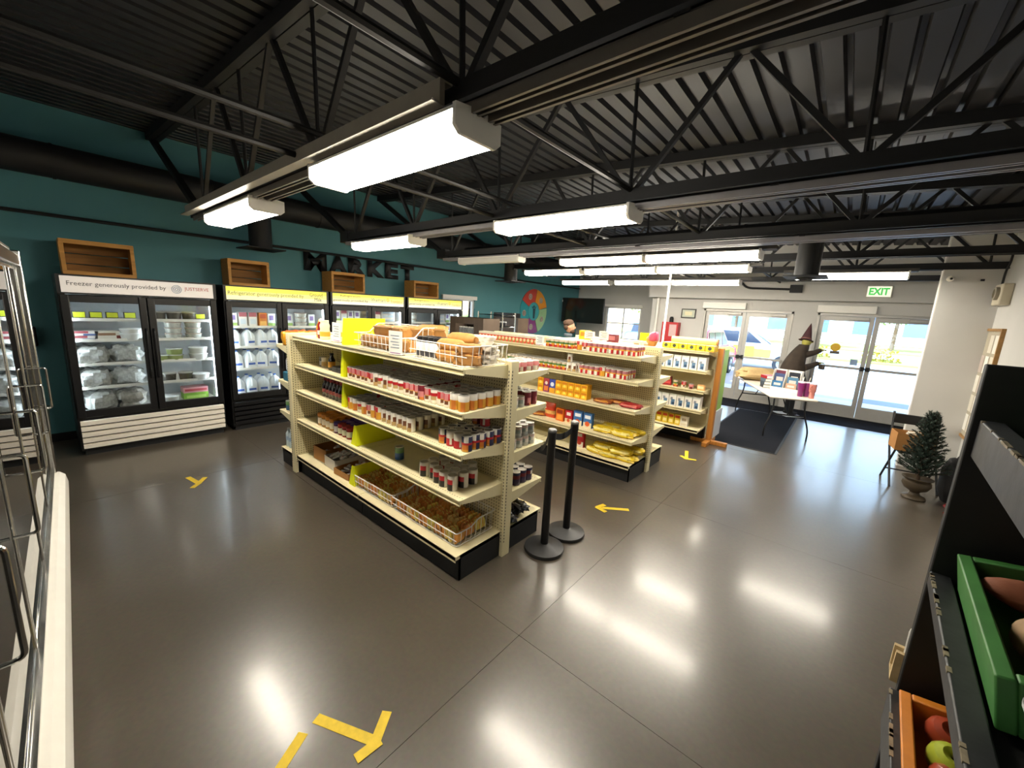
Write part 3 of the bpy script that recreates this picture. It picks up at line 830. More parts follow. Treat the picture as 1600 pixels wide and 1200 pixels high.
c_red, c_wht, c_mar, c_orn, c_gld, c_nav, c_blk, c_grn, c_brn, c_pnk, c_blu, c_grey, c_tan = [C(x) for x in ('#b81f28', '#e4ded2', '#6e1622', '#c9752a', '#d9a032', '#1d2348', '#1a1718', '#4f7a37', '#6b3f24', '#c97f80', '#24518f', '#8d8a86', '#b89a66')]
KIND = {
 'soup': lambda: can('soup_can', .033, .101, [(.18, c_wht), (.45, c_wht), (.50, c_gld), (1, c_red)], [(1, F1, c_brn), (3, F1, c_pnk)]),
 'cream': lambda: can('soup_can', .033, .101, [(.25, c_wht), (.55, c_wht), (.8, c_red), (1, c_wht)], [(1, F, c_tan)]),
 'pale': lambda: can('food_can', .034, .108, [(.3, c_wht), (.7, c_wht), (1, c_wht)], [(0, F, c_tan), (1, F1, c_brn)]),
 'corn': lambda: can('food_can', .037, .112, [(.55, c_orn), (.6, c_gld), (1, c_red)], [(0, F, c_gld), (2, F1, c_wht)]),
 'gold': lambda: can('food_can', .037, .112, [(.62, c_gld), (.72, c_wht), (1, c_wht)], [(0, F1, c_orn)]),
 'navy': lambda: can('chili_can', .037, .112, [(.12, c_nav), (.45, c_nav), (.6, c_red), (1, c_nav)], [(1, F, c_orn), (0, F, c_gld), (3, F1, c_wht)]),
 'redwhite': lambda: can('food_can', .037, .108, [(.1, c_red), (.55, c_red), (1, c_wht)], [(1, (11,), c_wht)]),
 'black': lambda: can('bean_can', .037, .112, [(.45, c_wht), (.8, c_wht), (1, c_wht)], [(0, F, c_blk), (1, F, c_red)]),
 'plum': lambda: can('fruit_can', .037, .112, [(.2, c_mar), (.6, c_mar), (1, c_mar)], [(1, F, c_pnk), (0, F1, c_orn)]),
 'blue': lambda: can('vegetable_can', .037, .112, [(.55, C('#3a5f86')), (.75, C('#5d8a4e')), (1, C('#6d8d5e'))], [(0, F1, c_blu)]),
 'silver': lambda: can('meat_can', .037, .085, [(.35, C('#b9bcb8')), (.75, C('#8f9a98')), (1, C('#c9b0a8'))], [(1, F, c_wht)]),
 'pink': lambda: can('fish_can', .037, .075, [(.5, C('#c9c4bd')), (1, c_pnk)], [(0, F, c_mar)]),
 'veg': lambda: can('soup_can', .033, .101, [(.3, c_red), (.5, c_wht), (.75, c_grn), (1, C('#c9b7a2'))], [(0, F1, c_orn), (1, F, c_gld)]),
 'juice': lambda: can('soup_can', .033, .101, [(.5, c_wht), (.65, c_gld), (1, C('#a8646c'))], [(0, F1, c_red)]),
 'dkblue': lambda: can('pie_filling_can', .037, .112, [(.5, C('#2b1c48')), (.8, c_mar), (1, c_nav)], [(1, F1, c_wht)]),
}
PROTO = {}
NOPARTS = []
def stamp(kind, loc, rot, label, group):
    """first use builds the prototype in place, later ones copy it with its parts"""
    if kind not in PROTO:
        o = KIND[kind](); PROTO[kind] = (o, kids(o))
        o.location = loc; o.rotation_euler = (0, 0, rot) if not isinstance(rot, tuple) else rot
        return tag(o, label, CATS.get(kind, 'can'), group)
    o, ch = PROTO[kind]
    return dup(o, loc, rot, label, group, ch)
CATS = {}
LOOK = {'soup': 'red and white soup can', 'cream': 'white soup can with red band', 'pale': 'white can with brown picture', 'corn': 'red-topped orange corn can', 'gold': 'golden can with white top',
        'navy': 'navy can with orange bowl picture', 'redwhite': 'red and white banded can', 'black': 'white bean can with black front', 'plum': 'dark plum coloured can', 'blue': 'blue can with green top band',
        'silver': 'squat silver-grey can', 'pink': 'small pink-topped can', 'veg': 'green and red soup can', 'juice': 'cream and pink soup can', 'dkblue': 'dark violet pie filling can'}
def block(cols, y0, rows, z, dirx, x0, where, pitch=None, diry=1, jit=.002, skip=0., facing=.45):
    """cols: kind for each column, left to right; rows go back from the shelf edge"""
    x = x0
    for ci, kd in enumerate(cols):
        r = {'soup': .033, 'cream': .033, 'veg': .033, 'juice': .033, 'pale': .034}.get(kd, .037)
        p = pitch or (2*r+.0035)
        x += dirx*p/2
        for k in range(rows):
            if skip and k and random.random() < skip: continue
            stamp(kd, (x+random.uniform(-jit, jit), y0+diry*k*(2*r+.004)+random.uniform(-jit, jit), z), facing+random.uniform(-.35, .35), ('front-row ' if k == 0 else '')+LOOK[kd]+' '+where+('' if k == 0 else ', behind'), LOOK[kd]+' '+where)
        x += dirx*p/2
    return x
YA = NY-.46+.055
# shelf 2 : long block of soup cans
cols = ['soup']*6+['pale', 'cream', 'pale', 'cream', 'cream', 'cream']+['soup']*3
block(cols, YA+.01, 5, 1.206, 1, -3.36, "on the nearest unit's second shelf", skip=.04)
block(['plum', 'soup', 'cream', 'soup', 'soup', 'gold', 'gold'], YA+.0, 5, 1.206, 1, -2.33, "right side of the nearest unit's second shelf", skip=.05)
# shelf 3
block(['corn', 'gold', 'cream', 'gold', 'soup', 'corn', 'corn'], YA+.01, 5, .926, 1, -3.36, "on the nearest unit's third shelf", skip=.05)
block(['pale']*6, YA+.01, 5, .926, 1, -2.83, "on the nearest unit's third shelf")
block(['navy', 'redwhite', 'redwhite', 'navy'], YA+.03, 2, .926, 1, -2.12, "clustered at the third shelf's right end")
for i, (dx, dy) in enumerate(((0, .16), (.08, .16), (.16, .17), (.235, .12), (.235, .20), (.235, .28), (.15, .25), (.07, .24))):
    stamp('navy', (-2.07+dx, YA+.03+dy, .926), random.uniform(.1, .8), LOOK['navy']+" clustered at the third shelf's right end", LOOK['navy']+" clustered at the third shelf's right end")
for dx, kd in ((.07, 'plum'), (.15, 'redwhite')):
    stamp(kd, (-2.07+dx, YA+.03+.245, .926+.1125), .1, LOOK[kd]+' standing on top of the navy can cluster', 'cans on top of the cluster')
# shelf 4
xs_ = [(-2.30, 0), (-2.30, .085), (-2.28, .17), (-2.22, .03), (-2.2, .12), (-2.2, .21), (-2.14, 0), (-2.12, .09), (-2.12, .18), (-2.06, -.01), (-2.04, .075), (-2.03, .16), (-2.04, .25), (-1.97, -.01), (-1.955, .08), (-1.95, .17)]
for x, dy in xs_:
    stamp('black', (x, YA+.03+dy, .606), random.uniform(.1, .8), LOOK['black']+" on the nearest unit's fourth shelf", LOOK['black']+" on the nearest unit's fourth shelf")
stamp('blue', (-2.70, 1.83, .606), .2, 'single blue can with green top standing alone on the fourth shelf', None)
# side B of the nearest unit, seen past its end post (row runs away from the camera)
for z, kd, n, rr in ((1.421, 'pink', 4, 3), (1.141, 'plum', 2, 3), (1.141, 'silver', 2, 3), (.811, 'silver', 4, 3), (.491, 'dkblue', 3, 3)):
    off = .0 if kd != 'silver' or z < 1 else .16
    for i in range(n):
        for k in range(rr):
            stamp(kd, (NX-.07-k*.08, NY+.36-off-.078*i, z), math.pi+random.uniform(-.6, .6)-1.2, LOOK[kd]+" on the nearest unit's far side", LOOK[kd]+' far side')
for i in range(4):
    for k in range(2):
        stamp('silver', (NX-.08-k*.08, NY+.36-.08*i, .811+.086), math.pi-1+random.uniform(-.5, .5), 'squat silver-grey can stacked on others on the far side of the nearest unit', 'stacked squat cans')

# --- cartons
def carton(name, w, d, h, base, deco=(), top=None, seal=None):
    """box standing on z=0, front faces -Y; deco: (u0,u1,v0,v1,mat[,face]) fractions of the front"""
    b = MB().box(-w/2, w/2, 0, d, 0, h, base)
    if top: b.box(-w/2, w/2, 0, d, h, h+.0006, top)
    for q in deco:
        u0, u1, v0, v1, m = q[:5]; fc = q[5] if len(q) > 5 else 'f'
        if 'f' in fc: b.box(-w/2+u0*w, -w/2+u1*w, -.0008, 0, v0*h, v1*h, m)
        if 'r' in fc: b.box(w/2, w/2+.0008, u0*d, u1*d, v0*h, v1*h, m)
    o = b.build(name)
    if seal: MB().box(-w/2, w/2, d*.45, d*.55, h, h+.001, seal).build('seam', o)
    return o
def disc_front(o, cx, cz, r, m, y=-.001, name='picture'):
    return MB().lathe([(r, 0), (r, .0012)], m, 18, mx=Matrix.Translation((cx, y, cz)) @ Matrix.Rotation(math.pi/2, 4, 'X')).build(name, o)
def mk_mac():
    o = carton('macaroni_box', .088, .035, .089, C('#e0a318'), [(.0, 1, .0, .42, C('#d89a0e')), (.08, .92, .60, .9, C('#c77912')), (.1, .9, .12, .42, C('#f2c838'))])
    disc_front(o, 0, .032, .018, C('#f6d65a')); return o
def mk_macp():
    o = carton('macaroni_box', .088, .035, .178, C('#7c2a5c'), [(.0, 1, .62, 1, C('#a13b3f')), (.15, .85, .1, .45, C('#d77a3a'))]); disc_front(o, 0, .12, .022, C('#e6d7c8')); return o
def mk_macb():
    o = carton('macaroni_box', .088, .035, .178, C('#39479b'), [(.0, 1, .0, .38, C('#d79a2b'))]); disc_front(o, 0, .115, .028, C('#dfe4ef')); return o
def mk_sauce():
    o = carton('sauce_carton', .062, .062, .105, C('#b5372c'), [(0, 1, .72, 1, C('#c9c3ad')), (.1, .9, .1, .6, C('#d5643e')), (0, .3, 0, .5, C('#7d8f3a'))], top=C('#cfc8b4')); disc_front(o, 0, .045, .02, C('#e8c79a')); return o
def mk_milkbox():
    o = carton('milk_carton', .105, .075, .195, C('#e3e1dc'), [(0, 1, .86, 1, C('#c9ccc4')), (.3, .8, .1, .55, C('#5d7e9f')), (.18, .5, .5, .7, C('#8a8f99'))], top=C('#dad7cf')); disc_front(o, .012, .045, .02, C('#2f4a6a')); return o
def mk_pastabox():
    return carton('pasta_box', .085, .05, .165, C('#d6b62a'), [(.1, .9, .65, .9, C('#c2471f')), (.2, .8, .15, .45, C('#efe0a0'))])
def mk_tin_y():
    o = carton('yellow_tray_pack', .115, .26, .085, C('#e2b91a'), [(0, 1, .0, .18, C('#c78d12')), (0, 1, .8, 1, C('#caa21c'))], top=C('#d8cfa0'))
    disc_front(o, 0, .045, .026, C('#2f3b2a')); return o
def mk_box(name, w, d, h, base, deco, disc=None):
    def f():
        o = carton(name, w, d, h, base, deco)
        if disc: disc_front(o, disc[0], disc[1], disc[2], disc[3])
        return o
    return f
KIND.update({'mac': mk_mac, 'macp': mk_macp, 'macb': mk_macb, 'sauce': mk_sauce, 'milkbox': mk_milkbox, 'pastabox': mk_pastabox, 'tray': mk_tin_y,
  'cerealorange': mk_box('cereal_box', .115, .05, .165, C('#d96a17'), [(.1, .9, .6, .9, C('#8c2f12')), (.15, .85, .1, .5, C('#e89b3a'))]),
  'ricered': mk_box('rice_box', .105, .05, .165, C('#b01f2c'), [(0, 1, 0, .35, C('#d8c39a')), (.2, .8, .6, .85, C('#e6d9cf'))], (0, .035, .022, C('#c2562a'))),
  'riceblue': mk_box('oat_box', .115, .06, .185, C('#3f6ea8'), [(0, 1, 0, .36, C('#d8cdb2')), (.15, .85, .62, .85, C('#e3e6ea'))], (0, .05, .032, C('#d05b2c'))),
  'redpasta': mk_box('cracker_box', .11, .06, .21, C('#b3202a'), [(0, 1, 0, .35, C('#e0d3c3')), (.2, .8, .66, .86, C('#ead9d2'))], (0, .06, .03, C('#c1452e'))),
  'redtall': mk_box('tea_box', .13, .11, .13, C('#8d1720'), [(.1, .9, .2, .5, C('#c2474a')), (.2, .8, .6, .85, C('#d9a23a'))]),
  'orangebox': mk_box('snack_box', .16, .09, .10, C('#e0881c'), [(.1, .9, .2, .7, C('#efc23a'))]),
  'yellowbox': mk_box('snack_box', .14, .09, .11, C('#e6bd1c'), [(.15, .85, .3, .8, C('#d38312'))]),
  'maroonbox': mk_box('tea_box', .13, .09, .10, C('#6d1a2c'), [(.1, .9, .25, .8, C('#a9646c'))]),
  'whitebox': mk_box('cracker_box', .11, .07, .15, C('#e2ddd2'), [(.2, .8, .55, .8, C('#a8957a')), (.1, .9, .1, .3, C('#d7cdb9'))]),
  'peachbox': mk_box('soup_mix_box', .10, .05, .08, C('#d9a468'), [(.1, .9, .3, .8, C('#e6cfa6'))]),
})
for k in list(KIND):
    if k not in LOOK: CATS[k] = 'box'
CATS['milkbox'] = CATS['sauce'] = 'carton'; CATS['tray'] = 'pack'
FYA = FY-.50+.045
# middle unit: top shelf, left to right
for i in range(17):
    for k in range(2): stamp('sauce', (-4.15+i*.064, FYA+.0+k*.064, 1.436), 0, 'small red sauce carton in the %s row on top of the middle unit, left half' % ('front', 'rear')[k], 'red sauce cartons')
block(['veg']*6, FYA+.03, 4, 1.436, 1, -2.98, 'mid top shelf, middle unit')
block(['corn', 'soup', 'juice', 'juice', 'juice', 'juice', 'juice', 'juice', 'juice', 'juice', 'juice'], FYA+.03, 4, 1.436, 1, -2.52, 'right top shelf, middle unit')
# second shelf
block(['veg']*14, FYA+.03, 4, 1.161, 1, -3.62, "on the middle unit's second shelf")
block(['pale', 'pale'], FYA+.03, 3, 1.161, 1, -2.64, "amid the middle unit's second shelf")
block(['juice']*4+['corn']+['juice']*4, FYA+.03, 4, 1.161, 1, -2.46, "on the middle unit's second shelf")
stamp('pale', (-2.60, FYA+.03, 1.161+.1085), 0, 'tall white can standing on another can, second shelf of the middle unit', None)
# third shelf: macaroni boxes two high
for i, kd in enumerate(['mac', 'macp', 'macb', 'mac', 'mac', 'mac', 'mac', 'mac']):
    for lv in (0, 1):
        if kd != 'mac' and lv: continue
        for k in range(3 if i > 6 else 1):
            s_ = stamp(kd, (-3.02+i*.094, FYA+.02+k*.037, .836+lv*.0895 if kd == 'mac' else .836), 0,
                  {'mac': 'yellow macaroni box %s on the third shelf of the middle unit' % ('stacked on top' if lv else 'in the bottom row'), 'macp': 'purple macaroni box among the yellow ones on the middle unit', 'macb': 'blue macaroni box among the yellow ones on the middle unit'}[kd], 'macaroni boxes')
# fourth shelf boxes and base box
for kd, x, lab in (('cerealorange', -2.71, 'orange box on the fourth shelf of the middle unit'), ('ricered', -2.575, 'red box between the orange and blue boxes on the fourth shelf of the middle unit'), ('riceblue', -2.44, 'left of two blue boxes on the fourth shelf of the middle unit'), ('riceblue', -2.30, 'right of two blue boxes on the fourth shelf of the middle unit')):
    stamp(kd, (x, FYA+.06, .481), random.uniform(-.12, .12), lab, 'boxes on the fourth shelf')
stamp('redpasta', (-2.40, FYA+.08, .201), .05, 'red and white box on the base shelf behind the stanchions', None)

# --- bags
def bagmesh(rx, ry, rz, m1, m2, seed, amp=.14, e=.55):
    return MB().blob(rx, ry, rz, m1, seed=seed, amp=amp, e=e, nu=28, nv=12, fq=6.5, mats=lambda j, k: m2 if (j in (6, 7, 8) and k in (17, 18, 19, 20, 21, 22, 23)) or (j == 9 and k % 7 < 4) else m1)
m_pasta = M('yellow_pasta_bag', '#d3b41f', .35, var=.18, scale=25, bump=.25)
m_pasta2 = M('pale_pasta_bag', '#e3d27a', .35, var=.15, scale=30)
PB = [bagmesh(.135, .085, .032, m_pasta, m_pasta2, i).mesh('pasta_bag') for i in range(3)]
def bag(meshes, loc, rot, name, label, cat, group, s_=1.0, seal=None):
    me = random.choice(meshes)
    o = put(name, me, None, loc, rot); o.scale = (s_, s_, s_)
    return tag(o, label, cat, group)
for i, (x, dy, dz) in enumerate([(-2.08, .12, 0), (-1.84, .12, 0), (-1.80, .30, 0), (-2.05, .30, 0)]):
    bag(PB, (x, FYA+dy-.02, .481+dz), (0, 0, random.uniform(-.2, .2)), 'pasta_bag', 'yellow pasta bag lying on the fourth shelf of the middle unit', 'bag', 'pasta bags fourth shelf')
for i, (x, dy, dz) in enumerate([(-2.15, .10, 0), (-1.97, .08, 0), (-1.78, .11, 0), (-2.1, .26, 0), (-1.85, .28, 0), (-2.06, .12, .062), (-1.84, .10, .062), (-1.95, .26, .062), (-1.76, .24, .062)]):
    bag(PB, (x, FYA+dy, .201+dz), (random.uniform(-.06, .06), 0, random.uniform(-.25, .25)), 'pasta_bag', 'yellow pasta bag heaped on the base shelf of the middle unit', 'bag', 'pasta bags base shelf')
m_chip = M('brown_bean_bag', '#8a4a26', .4, var=.3, scale=30, bump=.2); m_chip2 = M('orange_bag_print', '#c98a3a', .4, var=.2)
BB = [bagmesh(.12, .08, .018, m_chip, m_chip2, 20+i).mesh('bean_bag') for i in range(2)]
for x, dy in ((-2.13, .10), (-1.98, .22)):
    bag(BB, (x, FYA+dy, .836), (0, 0, random.uniform(-.3, .3)), 'bean_bag', 'flat brown bag lying on the third shelf of the middle unit', 'bag', 'flat brown bags')
m_rb = M('red_bag', '#a8242a', .4, var=.15, bump=.2); RB = [bagmesh(.12, .09, .02, m_rb, C('#c96a5c'), 31).mesh('red_bag')]
bag(RB, (-1.80, FYA+.14, .836), (0, 0, .1), 'rice_bag', 'flat red bag at the right of the third shelf of the middle unit', 'bag', None)
m_ch = M('red_orange_chip_bag', '#c8451f', .35, var=.35, scale=14, bump=.2)
def mk_chip():
    b = MB(); n = 10; w, h, d = .085, .20, .04
    rings = []
    for j in range(9):
        t_ = j/8; k = math.sin(math.pi*min(max(t_, .03), .97))**.5
        rings.append([(w*math.copysign(abs(math.cos(a))**.7, math.cos(a))*(1-.06*k), d*k*math.sin(a)+.002*math.sin(a), t_*h) for a in [2*math.pi*q/16 for q in range(16)]])
    b.loft(rings, m_ch, mats=[m_ch if j in (0, 1, 6, 7) else (M('chip_print', '#d9a45c', .4, var=.3, scale=30) if j in (2, 3) else C('#c23a1e')) for j in range(8)])
    return b.build('chip_bag')
o = mk_chip(); o.location = (-2.90, FYA+.12, .481); tag(o, 'upright red and orange snack bag left of the orange box, middle unit', 'bag')
bag(BB, (-3.08, FYA+.12, .481), (0, 0, .3), 'bean_bag', 'brown snack bag lying left of the upright snack bag', 'bag', None)
# green net bag seen below the far side of the nearest unit
m_gn = M('green_net_bag', '#4c6b38', .6, var=.5, scale=40, bump=.4)
bag([bagmesh(.2, .12, .06, m_gn, M('white_net_print', '#b9bda8', .6, var=.3), 44, .2).mesh('green_net_bag')], (NX-.28, NY+.30, .811), (0, 0, .5), 'produce_bag', 'green netted bag behind the stacked squat cans', 'bag', None)
m_bk = M('black_silver_wrap', '#3a3c40', .25, .4, var=.6, scale=20, bump=.5)
BK = [bagmesh(.10, .045, .03, m_bk, C('#8f9297'), 50+i, .25).mesh('foil_bag') for i in range(2)]
for i in range(6):
    bag(BK, (NX-.10-.06*(i % 3), NY+.14+.15*(i//3), .201+.04*(i % 2)), (0, 0, random.uniform(-.5, .5)), 'foil_bag', 'black foil bag on the base shelf on the far side of the nearest unit', 'bag', 'black foil bags')

# far unit (wooden end)
TYA = 6.6-.44+.04
for i in range(6): stamp('tray', (-2.12+i*.125, TYA, 1.421), 0, 'yellow tray pack of tins on top of the far unit', 'yellow tray packs')
t = thing('paper_roll', 'rolled yellow pack lying on top of the yellow tray packs', 'roll', (-1.42, TYA+.13, 1.511))
MB().tube([(0, 0, .045), (-.66, 0, .045)], .045, C('#d8c46a'), 16).build('roll', t)
MB().tube([(.001, 0, .045), (-.02, 0, .045)], .046, C('#b5763a'), 16).build('roll_end', t)
for i in range(7):
    for k in range(2): stamp('milkbox', (-2.28+i*.118, TYA+k*.08, 1.136), 0, 'white and blue milk carton in the %s row, second shelf of the far unit' % ('front' if k == 0 else 'rear'), 'milk cartons second shelf')
stamp('redtall', (-2.06, TYA+.06, .841), .2, 'dark red box on the third shelf of the far unit', None)
stamp('peachbox', (-1.55, TYA+.03, .841), -.1, 'small peach box on the third shelf of the far unit', None)
for x, kd in ((-1.92, 'veg'), (-1.80, 'soup'), (-1.69, 'pink')):
    stamp(kd, (x, TYA+.05, .841), .2, LOOK[kd]+' alone on the far unit, third shelf', None)
for i in range(7):
    for k in range(2): stamp('milkbox', (-2.26+i*.114, TYA+k*.08, .541), random.uniform(-.06, .06), 'white and blue milk carton in the %s row, fourth shelf of the far unit' % ('front' if k == 0 else 'rear'), 'milk cartons fourth shelf')
for i in range(5):
    stamp('pastabox', (-2.2+i*.095, TYA+.03, .251), random.uniform(-.1, .1), 'yellow pasta box on the base shelf of the far unit', 'yellow pasta boxes')
stamp('whitebox', (-1.72, TYA+.03, .251), 0, 'white box right of the yellow pasta boxes on the base shelf of the far unit', None)
# things showing above the middle unit (on its far side top)
ty = FY+.20
seq = [('orangebox', -2.95, 0), ('yellowbox', -2.80, 0), ('yellowbox', -2.80, .111), ('orangebox', -2.63, 0), ('maroonbox', -2.45, 0), ('maroonbox', -2.31, 0), ('maroonbox', -2.17, 0), ('maroonbox', -2.38, .101), ('whitebox', -2.03, 0), ('whitebox', -1.90, 0)]
for kd, x, dz in seq:
    stamp(kd, (x, ty, 1.421+dz), math.pi*0, {'orangebox': 'orange snack box', 'yellowbox': 'yellow snack box', 'maroonbox': 'maroon tea box', 'whitebox': 'white cracker box'}[kd]+' on the far side of the middle unit, showing above its cans', 'boxes showing above the middle unit')
# ================================================================== NEAREST UNIT: LEFT HALF, TOP SHELF, BASKETS
def bottle(name, prof, mat, capprof, capm, label=None, labm=None, seg=14, patch=None):
    o = MB().lathe(prof, mat, seg).build(name)
    MB().lathe(capprof, capm, seg).build('cap', o)
    if label:
        r, z0, z1 = label
        MB().lathe([(r, z0), (r, z1)], labm, seg).build('label', o)
    return o
KIND.update({
 'syrup': lambda: bottle('syrup_bottle', [(.026, 0), (.03, .006), (.03, .10), (.024, .125), (.014, .15), (.013, .165)], M('dark_syrup', '#241012', .12, var=.2, coat=.5), [(.015, .16), (.016, .163), (.016, .185), (.0005, .186)], C('#8c1e22'), (.0308, .045, .08), C('#b5605c')),
 'soy': lambda: bottle('sauce_bottle', [(.03, 0), (.033, .006), (.033, .10), (.018, .13), (.015, .15)], M('dark_sauce', '#1d1410', .12, var=.2, coat=.5), [(.019, .148), (.019, .165), (.0005, .166)], c_blk, (.0338, .03, .085), C('#c98f2a')),
 'spice': lambda: bottle('spice_jar', [(.026, 0), (.028, .004), (.028, .065), (.024, .072)], C('#6d6f75', .3), [(.028, .072), (.028, .095), (.0005, .096)], c_grey, (.0286, .012, .055), C('#c9cbd2')),
 'spicew': lambda: bottle('spice_jar', [(.026, 0), (.028, .004), (.028, .065), (.024, .072)], C('#ded8ca', .4), [(.028, .072), (.028, .095), (.0005, .096)], C('#d9d3c8'), (.0286, .012, .055), c_tan),
 'pbutter': lambda: bottle('peanut_butter_jar', [(.036, 0), (.04, .006), (.04, .085), (.036, .095)], M('peanut_butter', '#b98746', .25, var=.15), [(.041, .092), (.042, .095), (.042, .118), (.04, .121), (.0005, .121)], C('#d98a1e'), (.0408, .018, .078), C('#e2d8c6')),
 'jamp': lambda: bottle('jam_jar', [(.034, 0), (.038, .006), (.038, .08), (.034, .09)], M('grape_jam', '#5b2b4a', .2, var=.2), [(.039, .087), (.039, .108), (.0005, .109)], C('#4a2a86'), (.0388, .018, .072), C('#c9c4c8')),
 'jamr': lambda: bottle('jam_jar', [(.034, 0), (.038, .006), (.038, .08), (.034, .09)], M('strawberry_jam', '#8f1f1e', .2, var=.2), [(.039, .087), (.039, .108), (.0005, .109)], C('#b3222a'), (.0388, .018, .072), C('#d3cfb2')),
 'ketchup': lambda: bottle('ketchup_bottle', [(.03, 0), (.034, .006), (.036, .06), (.030, .10), (.034, .135), (.02, .165)], C('#7e1a1c', .25), [(.018, .163), (.018, .182), (.008, .195), (.0005, .196)], C('#e0ddd6'), (.0362, .04, .08), C('#d9cfc6')),
 'mustard': lambda: bottle('mustard_bottle', [(.026, 0), (.03, .006), (.03, .10), (.026, .13), (.016, .145)], C('#d9a21c', .25), [(.016, .143), (.012, .165), (.004, .185), (.0005, .186)], C('#e0b52c'), (.0306, .03, .09), C('#b5372c')),
 'mayo': lambda: bottle('mayonnaise_jar', [(.04, 0), (.046, .008), (.047, .07), (.042, .10), (.047, .135), (.036, .16)], C('#e6dcc0', .3), [(.038, .158), (.038, .185), (.0005, .186)], C('#ded6bf'), (.0476, .03, .075), C('#d8a63a')),
 'water': lambda: bottle('water_bottle', [(.028, 0), (.032, .006), (.031, .06), (.029, .09), (.032, .12), (.031, .16), (.014, .19), (.013, .205)], M('clear_pet', '#cfdfe8', .08, var=.1, spec=.6), [(.015, .2), (.015, .218), (.0005, .219)], C('#dfe3e8'), (.0325, .08, .125), C('#9db4d0')),
 'tallbw': lambda: bottle('coffee_canister', [(.032, 0), (.036, .005), (.036, .10), (.030, .112)], C('#e0ddd6', .4), [(.031, .112), (.033, .113), (.033, .15), (.0005, .151)], c_blk, (.0366, .012, .05), C('#4a4a50')),
})
CATS.update({k: 'bottle' for k in ('syrup', 'soy', 'ketchup', 'mustard', 'water')}); CATS.update({k: 'jar' for k in ('spice', 'spicew', 'pbutter', 'jamp', 'jamr', 'mayo')}); CATS['tallbw'] = 'canister'
# top shelf, far left
for kd, x, dy, lab in (('mustard', -4.10, .09, 'yellow mustard bottle on the top left of the nearest unit'), ('ketchup', -4.02, .07, 'dark red ketchup bottle on the top left of the nearest unit'), ('mayo', -3.92, .06, 'pale mayonnaise jar on the top left of the nearest unit'), ('mayo', -3.86, .19, 'pale mayonnaise jar behind the front one on the top left'), ('soy', -3.72, .26, 'dark sauce bottle behind the small sign on the top shelf')):
    stamp(kd, (x, YA+dy, 1.496), .2, lab, None)
stamp('spice', (-4.09, YA+.10, 1.206), 0, 'small grey-lidded jar on the second shelf beside the end panel', None)
stamp('spicew', (-4.02, YA+.09, 1.206), 0, 'small white-lidded jar on the second shelf beside the grey one', None)
stamp('soy', (-3.80, YA+.06, 1.206), 1.57, 'dark sauce bottle with yellow label on the second shelf', None)
def mk_tin_tray():
    b = MB(); b.box(-.05, .05, -.035, .035, 0, .022, C('#2c2c2c')).box(-.046, .046, -.031, .031, .022, .026, C('#55534c'))
    return b.build('sardine_tin', bevel=.004)
KIND['sard'] = mk_tin_tray; CATS['sard'] = 'tin'
for i in range(3):
    for k in range(2):
        for l in range(2): stamp('sard', (-3.68+i*.105, YA+.06+k*.075, 1.206+l*.027), random.uniform(-.08, .08), 'flat black tin stacked left of the soup cans on the second shelf', 'flat black tins')
for i in range(2): stamp('sard', (-3.55+i*.11, YA+.06, .926), random.uniform(-.2, .2), 'flat black tin right of the syrup bottles on the third shelf', 'flat black tins third shelf')
for i in range(6):
    for k in range(3): stamp('syrup', (-3.93+i*.066, YA+.05+k*.068, .926), random.uniform(-.3, .3), 'dark syrup bottle with red cap on the third shelf', 'dark syrup bottles')
for i in range(4):
    for k in range(4): stamp('pbutter', (-4.03+i*.085, YA+.05+k*.086, .606), random.uniform(-.3, .3), 'peanut butter jar with orange lid on the fourth shelf', 'peanut butter jars')
for i in range(4):
    for k in range(4):
        kd = 'jamp' if k > 0 else ('jamp' if i < 1 else 'jamr')
        stamp(kd, (-3.67+i*.081, YA+.04+k*.082, .606), random.uniform(-.3, .3), ('purple-lidded' if kd == 'jamp' else 'red-lidded')+' jam jar on the fourth shelf', kd+' jars')
# yellow divider boards
def divider(x, z, h, lab, h0=None, flap=.05, d=.40):
    t = thing('yellow_board', lab, 'board', (x, YA-.03, z), group='fluorescent yellow divider boards')
    h0 = h0 or h
    MB().prism([(0, 0), (d, 0), (d, h0), (d*.45, h), (0, h)], 0, .004, m_yel, lambda u, v, q: (q, u, v)).build('sheet', t)
    if flap: MB().prism([(0, 0), (flap, 0), (flap*.35, h), (0, h)], 0, .004, m_yel, lambda u, v, q: (-u, q, v)).build('front_flap', t)
    return t
divider(-3.36, 1.496, .235, 'tall fluorescent yellow board standing on the top shelf')
divider(-3.40, 1.206, .27, 'yellow board under the top shelf, left of the soup cans')
divider(-3.40, .926, .255, 'yellow board under the second shelf, left of the corn cans')
divider(-3.20, .606, .19, 'yellow board with dark tape on the fourth shelf', .12, .09)
divider(-3.25, .201, .20, 'yellow board leaning by the snack basket on the base shelf', .12, .10)
